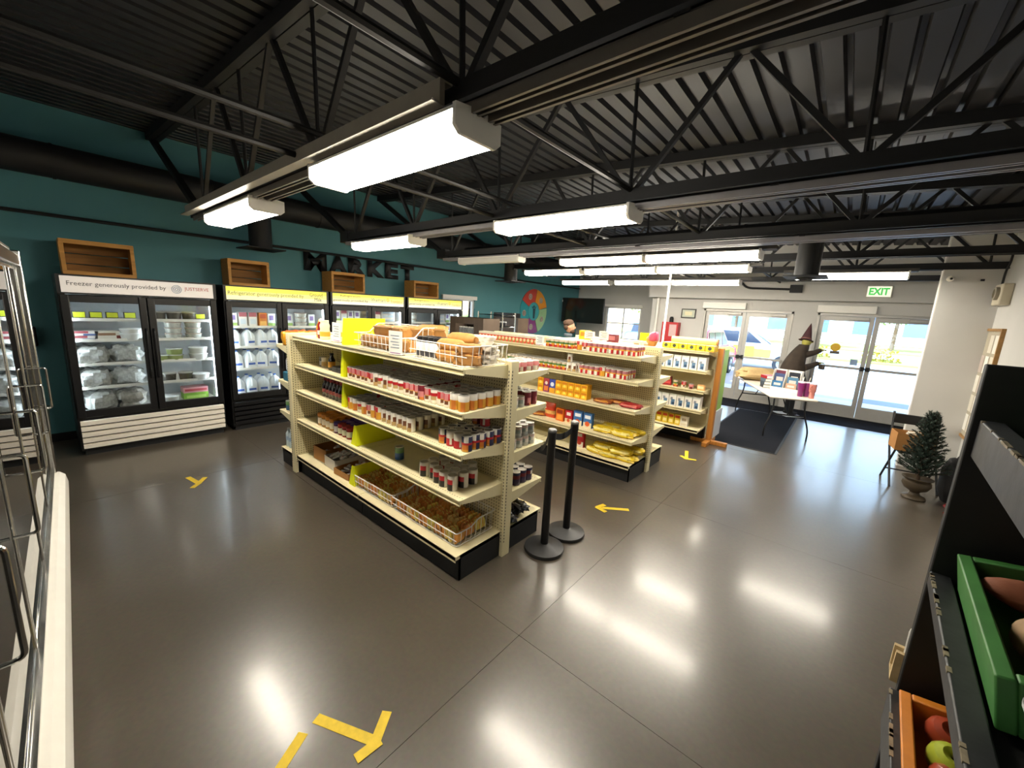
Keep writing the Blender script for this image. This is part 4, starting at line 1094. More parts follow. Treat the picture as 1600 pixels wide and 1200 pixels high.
# small sign holders
def signholder(loc, rz, lab, w=.14, h=.18):
    t = thing('sign_holder', lab, 'sign', loc, rz, 'paper sign holders')
    MB().box(-w/2, w/2, -.004, .0, .004, h, m_paper).build('sheet', t)
    for i, z in enumerate((.78, .66, .52, .40, .28)):
        MB().box(-w*.36+(.02 if i % 2 else 0), w*.30, -.0048, -.004, h*z, h*z+.008, C('#8f98a3')).build('text_line', t)
    MB().box(-w*.4, w*.4, -.0048, -.004, h*.06, h*.10, C('#9a6fa0')).build('stripe', t)
    MB().box(-w/2, w/2, -.03, .03, 0, .004, m_glass).build('foot', t)
    return t
signholder((-3.62, YA+.03, 1.496), .05, 'small white paper sign left of the yellow board on the top shelf')
signholder((-2.60, YA-.02, 1.496), .15, 'white paper sign between the two wire baskets')
m_wire = M('white_wire', '#e4e2dc', .35, var=.03)
def basket(loc, rz, W_, D_, H_, lab, step=.05, front_h=None, wr=.0028):
    t = thing('wire_basket', lab, 'basket', loc, rz, 'white wire baskets')
    fh = front_h or H_
    rim = fillet([(-W_/2, 0, fh), (W_/2, 0, fh), (W_/2, D_*.35, fh), (W_/2, D_*.55, H_), (W_/2, D_, H_), (-W_/2, D_, H_), (-W_/2, D_*.55, H_), (-W_/2, D_*.35, fh), (-W_/2, 0.001, fh)], .02, 3)
    MB().tube(rim, .0045, m_wire, 6, closed=True).build('rim', t)
    MB().tube(fillet([(-W_/2+.01, .01, .004), (W_/2-.01, .01, .004), (W_/2-.01, D_-.01, .004), (-W_/2+.01, D_-.01, .004), (-W_/2+.01, .011, .004)], .02, 2), .004, m_wire, 6, closed=True).build('base_ring', t)
    b = MB(); x = -W_/2+step
    while x < W_/2-.01:
        b.tube([(x, 0, fh), (x, .01, .004), (x, D_-.01, .004), (x, D_, H_)], wr, m_wire, 5); x += step
    b.build('cross_wires', t)
    b = MB(); y = step
    while y < D_-.01:
        hh = fh if y < D_*.45 else H_
        b.tube([(-W_/2, y, hh), (-W_/2+.01, y, .004), (W_/2-.01, y, .004), (W_/2, y, hh)], wr, m_wire, 5); y += step
    b.tube([(-W_/2, 0, fh*.5), (W_/2, 0, fh*.5)], wr, m_wire, 5)
    b.build('side_wires', t)
    return t
basket((-2.86, YA-.03, 1.499), .03, .62, .40, .20, 'white wire basket heaped with brown wrapped loaves on the top shelf', .055, .125)
basket((-2.11, YA-.03, 1.499), .0, .60, .40, .135, 'white wire basket with brown rolls and white packs at the right of the top shelf', .055)
basket((-2.98, YA-.02, .205), .02, .62, .40, .13, 'white wire basket of orange snack packs, left one on the base shelf', .05, .11)
basket((-2.26, YA-.02, .205), .0, .78, .40, .15, 'white wire basket of orange snack packs, right one on the base shelf', .05, .11)
# loaves
m_loaf = M('brown_wrapped_loaf', '#9a6d38', .6, var=.25, scale=18, bump=.3); m_loaf2 = M('orange_bread', '#b7823f', .6, var=.22, scale=22, bump=.3); m_loafw = M('white_pack', '#d9d0c0', .4, var=.12, bump=.3)
LB = [MB().blob(.115, .055, .045, m_loaf, seed=60+i, amp=.13, e=.35, nu=28, nv=14, fq=9., mats=lambda j, k: m_loaf2 if (k % 28 in (0, 27, 1, 13, 14, 15) or j > 10) else m_loaf).mesh('loaf') for i in range(3)]
for (x, dy, dz, rx, rz) in [(-3.08, .06, .01, 0, .1), (-2.87, .06, .01, 0, -.1), (-2.68, .08, .01, 0, .1), (-3.05, .18, .01, 0, .1), (-2.82, .19, .01, 0, 0), (-2.66, .22, .01, .0, .3), (-2.98, .13, .10, .1, .1), (-2.78, .14, .10, .1, -.2), (-2.66, .24, .105, .2, .6), (-2.9, .26, .10, .1, .0), (-2.62, .32, .12, .3, .8)]:
    bag(LB, (x, YA+dy+.02, 1.503+dz), (rx, 0, rz), 'bread_loaf', 'brown wrapped loaf heaped in the left basket on the top shelf', 'bread', 'wrapped loaves')
for i in range(4): stamp('tallbw', (-2.375+i*.062, YA+.05, 1.506), .1*i, 'black-lidded white canister in the right basket on the top shelf', 'black-lidded canisters')
for i in range(3): stamp('tallbw', (-2.375+i*.075, YA+.13, 1.506), .1*i, 'black-lidded white canister in the rear row of the right basket', 'black-lidded canisters rear row')
def roll(loc, rz, lab, m=m_loaf2, L=.24, r=.042):
    t = thing('bread_roll_pack', lab, 'bread', loc, rz, 'brown roll packs')
    b = MB(); rings = []
    for j in range(9):
        q = j/8; k = .55+.45*min(1, math.sin(math.pi*q)*2.2)
        rings.append([(q*L-L/2, r*k*math.cos(a), r+r*k*math.sin(a)) for a in [2*math.pi*i/14 for i in range(14)]])
    b.loft(rings, m); b.build('wrapped_roll', t)
    MB().tube([(L/2-.002, 0, r), (L/2+.012, 0, r)], [.006, .02], m, 8).build('twisted_end', t)
    return t
for i, (x, dy, dz, rz) in enumerate([(-2.06, .04, .0, 0), (-2.05, .05, .075, .05), (-2.06, .13, .03, 0), (-2.04, .14, .115, .1)]):
    roll((x, YA+dy, 1.506+dz), rz, 'brown bread roll pack in the right basket on the top shelf')
for (x, dy, dz, rz) in [(-1.885, .05, .0, .5), (-1.90, .07, .07, .8)]:
    bag(LB, (x, YA+dy, 1.506+dz), (0, 0, rz), 'bread_loaf', 'brown wrapped loaf by the white packs in the right basket', 'bread', 'loaves in the right basket', .75)
WB = [MB().blob(.095, .065, .016, m_loafw, seed=80+i, amp=.10, e=.35, nu=20, nv=8, fq=6.).mesh('white_pack') for i in range(2)]
for q in range(6):
    bag(WB, (-1.93+.01*(q % 2)-(.05 if q > 3 else 0), YA+.22+.015*(q % 3), 1.506+q*.030), (0, 0, .2+random.uniform(-.1, .1)), 'white_pack', ('flat white wrapped pack in the stack at the back of the right basket', 'topmost flat white wrapped pack at the back of the right basket')[q == 5], 'pack', 'white wrapped packs', 1.05)
# snack packs
m_sn = [M('orange_cracker_wrap', '#f0a050', .25, var=.2, scale=35, bump=.2), M('amber_cracker_wrap', '#f6c878', .25, var=.2, scale=35, bump=.2), M('brown_cracker_wrap', '#d88c4c', .25, var=.2, scale=35, bump=.2), M('yellow_cracker_wrap', '#eed26c', .25, var=.2, scale=35, bump=.2)]
m_snr = M('red_print', '#a8301e', .3, var=.2)
def snack(k):
    b = MB(); L, w, h = .105, .017, .088
    n = 12; rings = []
    for j in range(13):
        q = j/12; kk = 1 if .06 < q < .94 else .45
        bulge = 1+.10*math.cos(q*math.pi*12)
        rings.append([(q*L-L/2, w*kk*bulge*math.copysign(abs(math.cos(a))**.6, math.cos(a)), h/2+h/2*kk*math.copysign(abs(math.sin(a))**.6, math.sin(a))) for a in [2*math.pi*i/n for i in range(n)]])
    b.loft(rings, m_sn[k], mats=[m_sn[k] if j % 4 else (m_sn[(k+1) % 4] if j else m_sn[k]) for j in range(12)])
    return b.mesh('snack_pack')
SN = [snack(k) for k in range(4)]
def snacks(x0, x1, lab, gp, rows, layers):
    for l in range(layers):
        n = int((x1-x0)/.038)
        for r in range(rows):
            for i in range(n):
                x = x0+(i+.5)*(x1-x0)/n+random.uniform(-.005, .005); y = YA+.045+r*.112+random.uniform(-.006, .006)
                o = put('snack_pack', SN[(i//3+r+l*2) % 4 if random.random() < .8 else random.randrange(4)], None, (x, y, .213+l*.088+.004*r), (random.uniform(-.22, .22), random.uniform(-.12, .12), math.pi/2+random.uniform(-.14, .14)))
                kn = o.data.name
                tag(o, '%s cracker pack standing %s the row %s, %s basket on base shelf' % (['orange', 'amber', 'brown', 'yellow'][SN.index(o.data)], ('in',)[l], ('nearest the edge', 'in the middle', 'at the back')[r], lab), 'snack', gp)
snacks(-3.27, -2.70, 'left', 'snack packs left basket', 3, 1)
snacks(-2.62, -1.90, 'right', 'snack packs right basket', 3, 1)
# cardboard boxes on the base shelf
def openbox(loc, rz, W_, D_, H_, lab, m=m_card, fh=None, group='cardboard boxes on the base shelf'):
    t = thing('cardboard_box', lab, 'box', loc, rz, group)
    fh = fh or H_; s_ = .005
    MB().box(-W_/2, W_/2, 0, D_, 0, s_, m).build('bottom', t)
    MB().box(-W_/2, W_/2, 0, s_, s_, fh, m).build('front_wall', t); MB().box(-W_/2, W_/2, D_-s_, D_, s_, H_, m).build('rear_wall', t)
    MB().prism([(s_, s_), (D_-s_, s_), (D_-s_, H_), (s_, fh)], -W_/2, -W_/2+s_, m, lambda u, v, q: (q, u, v)).build('side_wall', t)
    MB().prism([(s_, s_), (D_-s_, s_), (D_-s_, H_), (s_, fh)], W_/2-s_, W_/2, m, lambda u, v, q: (q, u, v)).build('side_wall', t)
    return t
m_wcard = M('white_printed_card', '#d8d0c4', .6, var=.08)
openbox((-4.05, YA+.02, .205), .05, .26, .34, .14, 'tall open box with white front at the left of the base shelf')
openbox((-3.79, YA+.0, .205), -.05, .24, .36, .11, 'white printed display box with packets on the base shelf', m_wcard, .11)
openbox((-3.52, YA-.02, .205), .05, .26, .34, .065, 'low brown tray of white packets on the base shelf', m_card, .06)
m_pkt = M('white_packet', '#e0dad2', .3, var=.35, scale=50)
PK = []
for i in range(2):
    b = MB(); b.blob(.035, .022, .009, m_pkt, seed=90+i, amp=.15, e=.5, nu=10, nv=6, mats=lambda j, k: C('#b0392f') if k == 2 else m_pkt); PK.append(b.mesh('packet'))
for (bx, by, zz, wx, nn, lab) in ((-3.79, YA+.18, .29, .2, 26, 'small white packet in the white display box on the base shelf'), (-3.52, YA+.14, .235, .22, 30, 'small white packet in the low brown tray on the base shelf'), (-4.05, YA+.2, .26, .22, 12, 'small white packet in the tall box at the left of the base shelf')):
    for i in range(nn):
        bag(PK, (bx+random.uniform(-wx/2, wx/2)*.85, by+random.uniform(-.13, .13), zz+random.uniform(-.015, .02)), (random.uniform(-.5, .5), random.uniform(-.5, .5), random.uniform(0, 3)), 'packet', lab, 'packet', lab)
# end cap contents (facing the refrigerators)
EX = NX-NL-.045-.20
for i in range(3):
    bag([MB().blob(.09, .05, .08, M('yellow_snack_bag', '#dc9c1c', .35, var=.2, bump=.2), seed=110, amp=.12, e=.5, mats=lambda j, k: C('#c9541c') if j > 5 else M('yellow_snack_bag', '#dc9c1c')).mesh('snack_bag')], (EX+.02-.09*(i % 2), NY-.40+i*.12, 1.371), (0, 0, 1.4+.2*i), 'snack_bag', 'yellow and orange snack bag on the top of the end unit', 'bag', 'snack bags on the end unit')
t = thing('storage_tub', 'white bag standing in a teal-blue tub on the end unit', 'tub', (EX, NY-.30, .971))
MB().box(-.13, .13, -.15, .15, 0, .10, C('#1d6a86')).build('tub', t, bevel=.01); MB().box(-.11, .11, -.13, .13, .10, .26, C('#d4d9df')).build('white_bag', t, bevel=.03)
bag([MB().blob(.1, .07, .035, M('red_mesh_bag', '#a8583a', .5, var=.4, scale=40), seed=117, amp=.2).mesh('snack_bag')], (EX, NY-.33, 1.235), (0, 0, 1.5), 'snack_bag', 'reddish bag lying on the white bag of the end unit', 'bag', None)
for i in range(3):
    for k in range(2): stamp('blue', (EX-.12+i*.09, NY-.40+k*.09, .621), 1.57, 'blue can with green top on the lower shelf of the end unit', 'blue cans on the end unit')
stamp('whitebox', (EX-.0, NY-.38, .621+.1125), 0, 'pale box standing on the blue cans of the end unit', None)
for i in range(4):
    for k in range(3): stamp('water', (EX-.19+i*.075, NY-.40+k*.075, .171), 0, 'clear water bottle on the base of the end unit', 'water bottles on the end unit')
# sheets standing on the middle unit
signholder((-3.06, FYA+.0, 1.436), .0, 'white paper sign between the sauce cartons and the vegetable cans', .13, .13)
signholder((-2.66, FY+.12, 1.54), .2, 'blank white card sign on the ridge of the middle unit below the man', .14, .10)
signholder((-2.45, FY+.12, 1.54), .1, 'printed white card sign right of the man on the middle unit', .13, .12)
t = thing('sign_holder', 'fluorescent yellow sign above the middle unit', 'sign', (-1.93, FY+.25, 1.575))
MB().box(-.085, .085, -.003, .003, .0, .10, m_yel).build('sheet', t); MB().tube([(0, .006, -.15), (0, .006, .05)], .004, m_chrome, 6).build('stem', t)
t = thing('gift_basket', 'pink wrapped gift basket on top of the end of the middle unit', 'basket', (-1.80, FY+.12, 1.53)); t.scale = (.72, .72, .85)
MB().lathe([(.06, 0), (.085, .07), (.08, .075), (.055, .01)], C('#b5793a'), 16).build('basket_bowl', t)
MB().blob(.08, .08, .075, C('#d9536f', .3), c=(.01, 0, .05), seed=5, amp=.15, e=.8).build('pink_wrap', t)
MB().blob(.05, .05, .05, C('#d8954a', .4), c=(-.05, -.03, .04), seed=6, amp=.1, e=.9).build('orange_fill', t)
# ================================================================== REFRIGERATOR CONTENTS  (fronts face +X)
QR = math.pi/2
m_jug = M('milk_jug_plastic', '#e6ebee', .3, var=.04, spec=.5)
def mk_jug():
    def ring(w, z, e=.45, off=0):
        return [(w*math.copysign(abs(math.cos(a))**e, math.cos(a))+0, w*math.copysign(abs(math.sin(a))**e, math.sin(a))+off, z) for a in [2*math.pi*(k+.5)/16 for k in range(16)]]
    b = MB().loft([ring(.068, 0), ring(.074, .008), ring(.075, .13), ring(.070, .165, .5), ring(.052, .20, .6), ring(.028, .228, .8), ring(.020, .236, 1), ring(.019, .25, 1)], m_jug)
    o = b.build('milk_jug')
    MB().lathe([(.021, .244), (.021, .258), (.0005, .259)], C('#2c62b8'), 12).build('cap', o)
    MB().tube(fillet([(.0, -.030, .226), (.0, -.072, .20), (.0, -.079, .13), (.0, -.070, .115)], .03), .012, m_jug, 8).build('grip', o)
    MB().box(-.05, .05, -.0765, -.075, .035, .095, C('#e9edf2')).box(-.045, .045, -.0772, -.0765, .055, .085, C('#3d63b5')).build('label', o)
    return o
KIND['jug'] = mk_jug; CATS['jug'] = 'jug'
def onshelf(kd, f, x, y, z, lab, gp, rot=0.):
    l = f.location
    return stamp(kd, (l.x+x, l.y+y, z+.002), QR+rot, lab, gp)
for z, nm in ((.49, 'bottom'), (.86, 'second'), (1.17, 'third')):
    for i in range(4):
        for k in range(2):
            onshelf('jug', f2, -.16-k*.17, .135+i*.158, z-.01, 'white milk jug with blue cap on the %s shelf of the yellow-signed refrigerator' % nm, 'milk jugs on the %s shelf' % nm, random.uniform(-.4, .4))
KIND.update({
 'otang': mk_box('juice_carton', .10, .08, .20, C('#cf7a1e'), [(.1, .9, .6, .9, C('#b5471c')), (.1, .9, .1, .4, C('#e8b25a'))]),
 'dairy': mk_box('dairy_carton', .095, .09, .20, C('#dfdcd6'), [(0, 1, .7, 1, C('#b05a66')), (.15, .85, .2, .55, C('#c9d4dc'))]),
 'dairyg': mk_box('dairy_carton', .095, .09, .19, C('#d7dadc'), [(0, 1, .0, .3, C('#8fae5a')), (.2, .8, .5, .85, C('#7f6aa0'))]),
 'frozenbox': mk_box('frozen_box', .24, .16, .10, C('#d6d2c9'), [(.1, .7, .5, .8, C('#8d6a52')), (.72, .92, .15, .5, C('#7a2f22'))]),
 'frozenred': mk_box('frozen_box', .2, .16, .05, C('#c9c6c2'), [(.0, .6, .5, 1, C('#9b4a52')), (.4, .9, 0, .4, C('#4a5f8f'))]),
 'tag': mk_box('yellow_tag_pack', .10, .08, .085, C('#3c4036'), [(.05, .95, .3, .95, C('#c9d22a'))]),
 'greenbox': mk_box('salad_box', .26, .18, .085, C('#7fae3c'), [(.1, .9, .2, .6, C('#a8c86a'))]),
 'pinkbox': mk_box('cake_box', .26, .18, .07, C('#c98f96'), [(.05, .95, .3, .7, C('#b3404c'))]),
 'eggs': mk_box('egg_carton', .28, .10, .07, C('#c4c0ba'), [(.1, .9, .2, .8, C('#a9b6c2'))]),
})
for k in ('otang', 'dairy', 'dairyg', 'frozenbox', 'frozenred', 'tag', 'greenbox', 'pinkbox', 'eggs'): CATS[k] = 'pack'
for kd, y, lab in (('dairyg', .13, 'green and white dairy carton on the top shelf of the milk refrigerator'), ('dairy', .25, 'left of two pink-topped cartons on the top shelf of the milk refrigerator'), ('dairy', .37, 'right of two pink-topped cartons on the top shelf of the milk refrigerator'), ('otang', .50, 'orange juice carton on the top shelf of the milk refrigerator'), ('dairyg', .61, 'green and white carton right of the orange juice carton')):
    onshelf(kd, f2, -.14, y, 1.44, lab, None)
m_tub = M('clear_tub', '#b9bcb6', .15, var=.35, scale=30, spec=.6)
def mk_tub(r, h, m, lidm, nm='deli_tub'):
    def f():
        o = MB().lathe([(r*.85, 0), (r*.88, .004), (r, h*.85), (r*1.04, h*.87)], m, 18).build(nm)
        MB().lathe([(r*1.05, h*.86), (r*1.05, h*.93), (r*.95, h), (.0005, h)], lidm, 18).build('lid', o)
        return o
    return f
KIND.update({'tubr': mk_tub(.085, .07, m_tub, M('red_ring_lid', '#b8a79c', .3, var=.4, scale=25)), 'tubw': mk_tub(.10, .08, C('#c9c9c4', .3), C('#dadcda', .3), 'dessert_tub'), 'tubg': mk_tub(.085, .075, C('#8c9a5a', .3), m_tub), 'tubd': mk_tub(.075, .11, M('dark_tub', '#4a463e', .2, var=.4), C('#8f8c84', .3))})
for k in ('tubr', 'tubw', 'tubg', 'tubd'): CATS[k] = 'tub'
m_fb = [M('frozen_bag_%d' % i, c, .22, var=.45, scale=28, bump=.5, spec=.6) for i, c in enumerate(('#9a968f', '#87807a', '#a8a9a6'))]
FB = [MB().blob(.20, .15, .085, m_fb[i % 3], seed=130+i, amp=.22, e=.6, nu=18, nv=10, fq=4.5).mesh('frozen_bag') for i in range(4)]
def fz(kd, y, z, lab, gp=None, x=-.14, rot=0.): onshelf(kd, f1, x, y, z-.01, lab, gp, rot)
for i, y in enumerate((.14, .27, .40, .55)):
    fz('tag', y, 1.53, 'dark pack with yellow price tag on the top shelf of the freezer', 'yellow-tagged packs')
fz('frozenbox', .36, 1.30, 'pale frozen food box on the second shelf of the freezer'); fz('frozenred', .16, 1.30, 'flat pink and blue frozen pack at the left of the second freezer shelf'); fz('frozenred', .17, 1.352, 'flat pink and blue frozen pack stacked on its twin')
for i in range(3): fz('tubw', .54, 1.30+i*.052, 'pale dish stacked at the right of the second freezer shelf', 'stacked pale dishes') if i < 2 else None
for zi, z in enumerate((1.03, .765, .50)):
    for j, y in enumerate((.20, .48)):
        l = f1.location
        bag(FB, (l.x-.24, l.y+y, z-.008), (0, 0, random.uniform(-.3, .3)+(0 if j else 3.1)), 'frozen_bag', 'frosty bag of frozen meat at the %s of the %s shelf, left freezer door' % (('left', 'right')[j], ('third', 'fourth', 'bottom')[zi]), 'bag', 'frozen meat bags', .9).scale.z = 1.15
for i, y in enumerate((.80, .95, 1.10)):
    fz('tubd', y, 1.53, 'small dark tub on the top shelf behind the right freezer door', 'small dark tubs')
fz('tag', 1.22, 1.53, 'yellow-tagged pack at the right of the top freezer shelf')
for i in range(3): fz('tubr', .93, 1.30+i*.071, 'clear tub with red ring in the left stack, right freezer door', 'red ring tubs')
for i in range(3): fz('tubr', 1.13, 1.30+i*.071, 'clear tub with red ring in the right stack, right freezer door', 'red ring tubs right')
fz('tubg', .78, 1.03, 'green tub at the left of the middle shelf, right freezer door'); fz('tubg', .92, 1.03, 'green tub at the bottom of the middle stack'); fz('tubg', .92, 1.106, 'green tub at the top of the middle stack')
for i in range(2): fz('tubw', 1.16, 1.03+i*.081, 'white dessert tub stacked at the right of the middle shelf', 'white dessert tubs')
for i in range(2): fz('tubd', .84+.17*i, .765, 'dark domed tub on the fourth shelf, right freezer door', 'dark domed tubs')
fz('tubw', 1.16, .765, 'white dessert tub on the fourth shelf, right freezer door')
fz('tubw', .82, .50, 'white tub on the bottom shelf, right freezer door'); fz('greenbox', 1.10, .50, 'bright green box on the bottom freezer shelf'); fz('pinkbox', 1.10, .586, 'pink box lying on the bright green box')
for f, nm in ((f2, 'milk refrigerator, right door'), (f3, 'third refrigerator'), (f4, 'last refrigerator')):
    rng = (1.29, 1.53) if f is not f2 else (1.17, 1.45)
    for z in rng:
        y = .13 if f is not f2 else .80
        while y < 1.27:
            if .62 < y < .76: y = .78
            kd = random.choice(['dairy', 'dairyg', 'otang', 'dairy', 'tubg', 'eggs', 'tubr', 'dairyg'])
            w = .15 if kd == 'eggs' else (.105 if kd.startswith('tub') else .055)
            y += w
            if y+w > 1.3: break
            if .60 < y+w and y-w < .76 and f is not f2: y = .76+w
            if y+w > 1.3: break
            onshelf(kd, f, -.15, y, z-.01, {'dairy': 'pink-topped dairy carton', 'dairyg': 'green and white dairy carton', 'otang': 'orange juice carton', 'tubw': 'white dessert tub', 'tubg': 'green tub', 'eggs': 'pale egg carton', 'tubr': 'clear tub with red ring'}[kd]+' on the %s shelf inside the %s' % ('upper' if z == rng[1] else 'lower', nm), 'goods inside the '+nm)
            if kd in ('eggs', 'tubg', 'tubr'):
                for q in (1, 2): onshelf(kd, f, -.15, y, z-.01+q*(.0712 if kd != 'tubg' else .0762), 'stacked '+{'tubg': 'green tub', 'eggs': 'pale egg carton', 'tubr': 'clear tub with red ring'}[kd]+' on the %s shelf inside the %s' % ('upper' if z == rng[1] else 'lower', nm), 'goods inside the '+nm)
            y += w+.006
# ================================================================== FLOOR: STANCHIONS, TAPE, MATS
m_post = M('black_post', '#141416', .35, var=.15)
def stanchion(x, y, lab):
    t = thing('stanchion', lab, 'stanchion', (x, y, 0), group='belt stanchions')
    MB().lathe([(.157, 0), (.160, .012), (.157, .028), (.12, .04), (.04, .052), (.034, .056)], M('black_base', '#232324', .45, var=.15), 36).build('base', t)
    MB().lathe([(.031, .05), (.031, .93), (.033, .935), (.033, .985), (.028, .99)], m_post, 20).build('post', t)
    MB().lathe([(.034, .985), (.034, 1.0), (.026, 1.008), (.0005, 1.008)], M('grey_cap', '#6a6a68', .4, .3), 20).build('cap', t)
    return t
s1 = stanchion(-1.60, 2.435, 'black belt stanchion nearest the camera')
s2 = stanchion(-1.60, 2.76, 'black belt stanchion behind the nearest one')
def belt(a, b_, parent):
    pts = 10; sag = .03
    A = Vector(a); Bv = Vector(b_)
    bm_ = MB(); top = []
    for i in range(pts+1):
        q = i/pts; p = A.lerp(Bv, q); p.z -= sag*4*q*(1-q)
        top.append(p)
    for i in range(pts):
        p, q = top[i], top[i+1]
        d = (q-p); nrm = Vector((-d.y, d.x, 0)).normalized()*.0012
        bm_.add([p-nrm, q-nrm, q+nrm, p+nrm, p-nrm-Vector((0, 0, .05)), q-nrm-Vector((0, 0, .05)), q+nrm-Vector((0, 0, .05)), p+nrm-Vector((0, 0, .05))], [(0, 1, 2, 3), (4, 7, 6, 5), (0, 4, 5, 1), (2, 6, 7, 3), (0, 3, 7, 4), (1, 5, 6, 2)], M('black_belt', '#1c1d22', .6, var=.1))
    return bm_.build('belt', parent)
belt((0, .03, .97), (0, .295, .97), s1)
belt((-.02, -.02, .97), (-.18, .12, .80), s1)
def tape(pts, label, th=.0012):
    t = thing('floor_arrow', label, 'floor tape', (0, 0, 0), group='yellow tape arrows')
    o = Vector((*pts[0][0], 0)); t.location = o
    for a, b_ in pts:
        a = Vector((*a, 0))-o; b_ = Vector((*b_, 0))-o
        MB().bar(a+Vector((0, 0, th)), b_+Vector((0, 0, th)), .045, .0012, m_tape).build('tape_strip', t); th += .0013
    return t
tape([((-1.58, .625), (-1.31, .745)), ((-1.37, .86), (-1.29, .75)), ((-1.29, .66), (-1.28, .77))], 'large yellow tape arrow on the floor nearest the camera')
tape([((-1.555, .56), (-1.47, .42))], 'piece of yellow tape at the bottom edge of the photo')
tape([((-4.98, .83), (-4.75, .87)), ((-4.66, .80), (-4.75, .88)), ((-4.86, .95), (-4.74, .87))], 'yellow tape arrow on the floor in front of the freezer')
tape([((-1.38, 3.56), (-1.62, 3.38)), ((-1.60, 3.48), (-1.63, 3.37)), ((-1.52, 3.35), (-1.64, 3.375))], 'yellow tape arrow on the floor right of the stanchions')
tape([((-1.52, 5.85), (-1.42, 5.50)), ((-1.52, 5.58), (-1.42, 5.5)), ((-1.31, 5.56), (-1.43, 5.5))], 'yellow tape arrow on the floor by the end of the middle unit')
m_mat = M('charcoal_mat', '#1e1f24', .95, var=.25, scale=120, bump=.6, bscale=300, spec=.05)
t = thing('floor_mat', 'long charcoal entrance mat running under the folding table', 'mat', (-1.06, 8.2, 0))
MB().box(-.50, .50, -1.45, 1.5, 0, .008, m_mat).build('mat_pile', t)
b = MB().box(-.53, -.50, -1.48, 1.53, 0, .006, m_blackm).box(.50, .53, -1.48, 1.53, 0, .006, m_blackm).box(-.5, .5, -1.48, -1.45, 0, .006, m_blackm).box(-.5, .5, 1.5, 1.53, 0, .006, m_blackm); b.build('rubber_border', t)
t = thing('floor_mat', 'wide dark mat strip along the foot of the entrance doors', 'mat', (-.9, 10.28, 0))
MB().box(-2.2, 2.58, -.50, .48, 0, .007, m_mat).build('mat_pile', t)
# ================================================================== FOLDING TABLE AND WHAT STANDS ON IT
t = thing('folding_table', 'long white folding table with black legs standing on the mat', 'table', (-.93, 8.66, 0), math.atan2(.917, -.4)-math.pi/2)
# local: length along Y
m_ttop = M('table_plastic', '#d6cfc2', .4, var=.04)
MB().box(-.38, .28, -1.2, 1.2, .70, .74, m_ttop).build('table_top', t, bevel=.02)
for yy in (-.92, .92):
    s_ = 1 if yy > 0 else -1
    for xx in (-.28, .28):
        MB().tube(fillet([(xx*.8, yy-s_*.02, .70), (xx*.8, yy, .45), (xx*1.12, yy+s_*.02, .18), (xx*1.12, yy+s_*.02, .0)], .12), .013, m_post, 8).build('leg', t)
    MB().tube([(-.235, yy, .40), (.235, yy, .40)], .011, m_post, 8).build('cross_bar', t)
    MB().tube([(0, yy, .40), (0, yy-s_*.42, .70)], .009, m_post, 8).build('brace', t)
def tl(u, v, z=.742):
    m = t_mx; p = m @ Vector((u, v, z)); return (p.x, p.y, p.z)
t_mx = Matrix.Translation((-.93, 8.66, 0)) @ Matrix.Rotation(math.atan2(.917, -.4)-math.pi/2, 4, 'Z')
m_sack = M('burlap_sack', '#b59a6d', .85, var=.15, scale=60, bump=.3)
s_ = thing('burlap_sack', 'tan sack lying on the far left end of the folding table', 'sack', tl(-.10, .60), .6)
MB().blob(.40, .21, .12, m_sack, seed=7, amp=.14, e=.75, nu=24, nv=12).build('sack', s_)
MB().tube([(-.33, 0, .09), (-.40, 0, .09)], [.03, .06], m_sack, 10).build('tied_end', s_)
o = thing('small_wooden_box', 'small brown box beside the sack on the folding table', 'box', tl(.02, .05), .5)
MB().box(-.09, .09, -.06, .06, 0, .12, wood('brown_box_wood', '#7d5a36')).build('body', o, bevel=.005); MB().box(-.092, .092, -.062, .062, .12, .135, C('#c9b38c')).build('lid', o)
bx = thing('magazine_rack', 'white cardboard book rack with blue and dark covers on the folding table', 'rack', tl(.02, -.55), -.15)
for x0, x1 in ((-.20, -.195), (-.02, -.015), (.20, .205)):
    MB().prism([(-.10, 0), (.10, 0), (.10, .36), (-.02, .36), (-.10, .12)], x0, x1, m_paper, lambda u, v, q: (q, u, v)).build('divider', bx)
MB().box(-.2, .205, -.10, .10, 0, .004, m_paper).build('base', bx); MB().box(-.2, .205, .095, .10, 0, .36, m_paper).build('back', bx)
MB().box(-.2, .205, -.10, -.095, 0, .06, m_paper).build('front_lip', bx)
for i, (x, dy, h_, cc) in enumerate([(-.107, -.085, .16, '#2f6a9a'), (-.107, .0, .28, '#3f4f7c'), (-.107, .05, .33, '#6d2f45'), (.093, -.085, .14, '#b8947c'), (.093, -.03, .24, '#4c7a9c'), (.093, .04, .32, '#1f2433')]):
    o = thing('booklet', ['blue booklet in the front left of the book rack', 'slate blue booklet in the middle left of the book rack', 'dark red booklet in the rear left of the book rack', 'tan booklet in the front right of the book rack', 'light blue booklet in the middle right of the book rack', 'black booklet in the rear right of the book rack'][i], 'booklet', tl(.02+x*.99, -.55+dy, .748), -.15+math.atan2(.917, -.4)-math.pi/2)
    o.location = bx.location+Matrix.Rotation(-.15, 3, 'Z') @ Vector((x, dy, .006))
    o.rotation_euler = (0, 0, -.15)
    MB().box(-.075, .075, 0, .012, 0, h_, m_paper).build('pages', o); MB().box(-.077, .077, -.002, 0, 0, h_+.003, C(cc)).box(-.077, .077, .012, .014, 0, h_+.003, C(cc)).build('cover', o); MB().box(-.05, .05, -.003, -.002, h_*.55, h_*.8, C('#c9c6c0')).build('title_patch', o)
